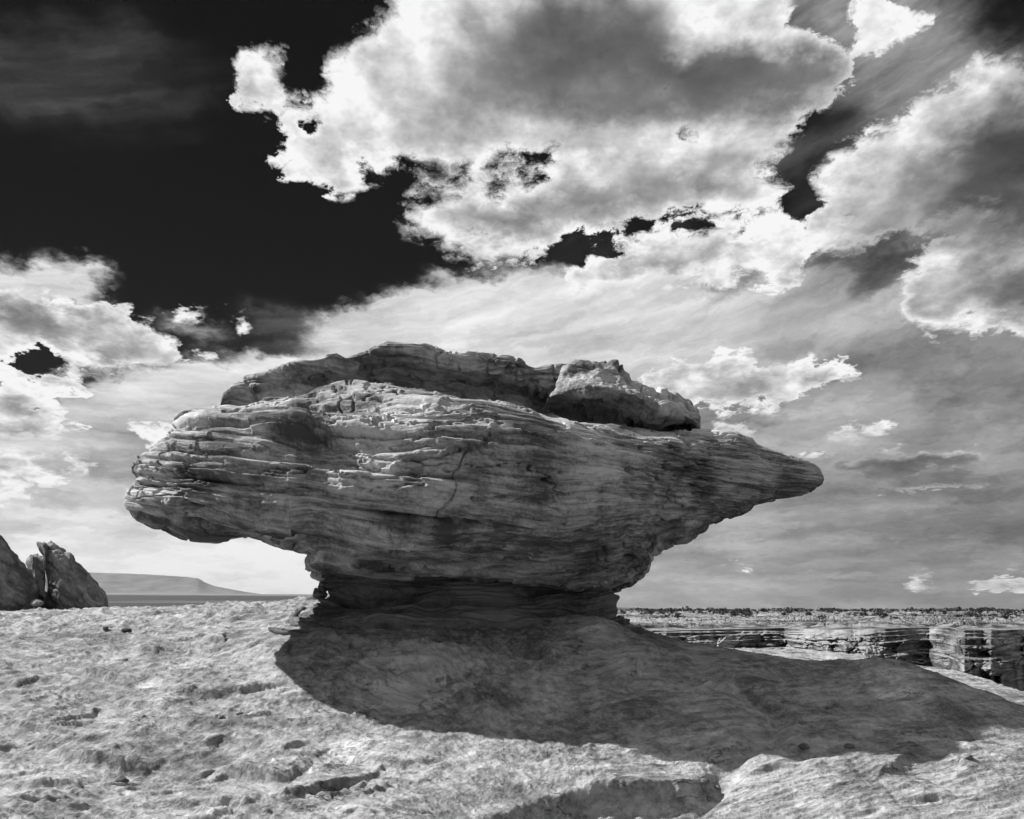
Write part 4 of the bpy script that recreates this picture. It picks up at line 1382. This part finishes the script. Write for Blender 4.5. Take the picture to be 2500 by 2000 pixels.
def bush_mesh(seed, leaves=170):
    r = np.random.default_rng(seed)
    vs, fs = [], []
    # short twisted stems
    for k in range(4):
        a = r.uniform(0, 6.28)
        tip = np.array([math.cos(a) * 0.35, math.sin(a) * 0.35, r.uniform(0.3, 0.6)])
        b0 = len(vs)
        for zf, w in ((0.0, 0.05), (1.0, 0.02)):
            c = tip * zf
            for q in range(3):
                vs.append((c[0] + w * math.cos(q * 2.1), c[1] + w * math.sin(q * 2.1), c[2] - 0.05))
        for q in range(3):
            fs.append((b0 + q, b0 + (q + 1) % 3, b0 + 3 + (q + 1) % 3, b0 + 3 + q))
    blobs = [(r.normal(0, 0.28), r.normal(0, 0.28), r.uniform(0.25, 0.8), r.uniform(0.2, 0.36)) for _ in range(7)]
    for k in range(leaves):
        bx, by, bz, br = blobs[k % 7]
        d = r.normal(size=3); d /= np.linalg.norm(d)
        c = np.array([bx, by, bz]) + d * br * r.uniform(0.5, 1.05)
        c[2] = max(c[2], 0.03)
        u = r.normal(size=3); u /= np.linalg.norm(u)
        w = np.cross(u, r.normal(size=3)); w /= np.linalg.norm(w)
        s = r.uniform(0.07, 0.14)
        b0 = len(vs)
        vs += [tuple(c + u * s), tuple(c + w * s * 0.7), tuple(c - u * s), tuple(c - w * s * 0.7)]
        fs.append((b0, b0 + 1, b0 + 2, b0 + 3))
    me = bpy.data.meshes.new('bush')
    me.from_pydata(vs, [], fs)
    me.materials.append(M_BUSH)
    return me


bush_meshes = [bush_mesh(50 + k) for k in range(5)]


def plateau_point(px, R):
    a = math.atan((px - CX) / F)
    X, Y = np.array([[R * math.sin(a)]]), np.array([[R * math.cos(a)]])
    return Vector((X[0, 0], Y[0, 0], float(plateau_z(X, Y, np.array([[R]]))[0, 0])))


nbush = 0
br = random.Random(11)
while nbush < 190:
    px = br.uniform(1300, 2190)
    R = 1 / br.uniform(1 / 620, 1 / 215)
    if R < 300 and br.random() < 0.72:
        continue
    clump = float(perlin(px / 70.0, R / 130.0, 0.5, 1201))
    if clump < 0.04 and br.random() < 0.86:
        continue
    p = plateau_point(px, R)
    o = link('bush', bush_meshes[nbush % 5], None, label='small dark desert bush on the far canyon plateau', category='bush',
             group='bushes scattered on the far plateau')
    o.location = p
    s = br.choice((0.8, 1.1, 1.5, 1.9, 2.9)) * br.uniform(0.8, 1.2) * (0.75 if R < 300 else 1.0)
    o.scale = (s * br.uniform(1.0, 1.5), s * br.uniform(1.0, 1.5), s * br.uniform(0.7, 1.05))
    o.rotation_euler = (0, 0, br.uniform(0, 6.28))
    nbush += 1


def build_far_scrub():
    r = np.random.default_rng(99)
    vs, fs = [], []
    for k in range(420):
        px = r.uniform(1250, 2500)
        R = 1 / r.uniform(1 / 2600, 1 / 640)
        p = plateau_point(px, R)
        s = r.uniform(1.6, 3.6)
        for q in range(9):
            c = np.array(p) + r.normal(size=3) * np.array([s, s, s * 0.3]) * 0.7 + np.array([0, 0, s * 0.45])
            u = r.normal(size=3); u /= np.linalg.norm(u)
            w = np.cross(u, r.normal(size=3)); w /= np.linalg.norm(w)
            b0 = len(vs)
            e = s * 0.5
            vs += [tuple(c + u * e), tuple(c + w * e), tuple(c - u * e), tuple(c - w * e)]
            fs.append((b0, b0 + 1, b0 + 2, b0 + 3))
    me = bpy.data.meshes.new('distant_scrub')
    me.from_pydata(vs, [], fs)
    link('distant_scrub', me, M_BUSH, kind='stuff', label='thin dark line of scrub along the right-hand horizon', category='scrub')


build_far_scrub()

# ------------------------------------------------------------------ haze
def build_haze():
    me = bpy.data.meshes.new('haze')
    a, z0, z1 = 16500, -60, 460
    vs = [(x, y, z) for z in (z0, z1) for x, y in ((-a, -a), (a, -a), (a, a), (-a, a))]
    fs = [(3, 2, 1, 0), (4, 5, 6, 7), (0, 1, 5, 4), (1, 2, 6, 5), (2, 3, 7, 6), (3, 0, 4, 7)]
    me.from_pydata(vs, [], fs)
    m = bpy.data.materials.new('desert_haze')
    m.use_nodes = True
    t = m.node_tree
    t.nodes.clear()
    out = t.nodes.new('ShaderNodeOutputMaterial')
    v = t.nodes.new('ShaderNodeVolumePrincipled')
    v.inputs['Color'].default_value = (0.5, 0.5, 0.5, 1)
    v.inputs['Density'].default_value = 0.000022
    v.inputs['Anisotropy'].default_value = 0.0
    t.links.new(v.outputs[0], out.inputs['Volume'])
    link('haze', me, m, kind='stuff', label='thin pale desert haze in the air', category='haze')


build_haze()
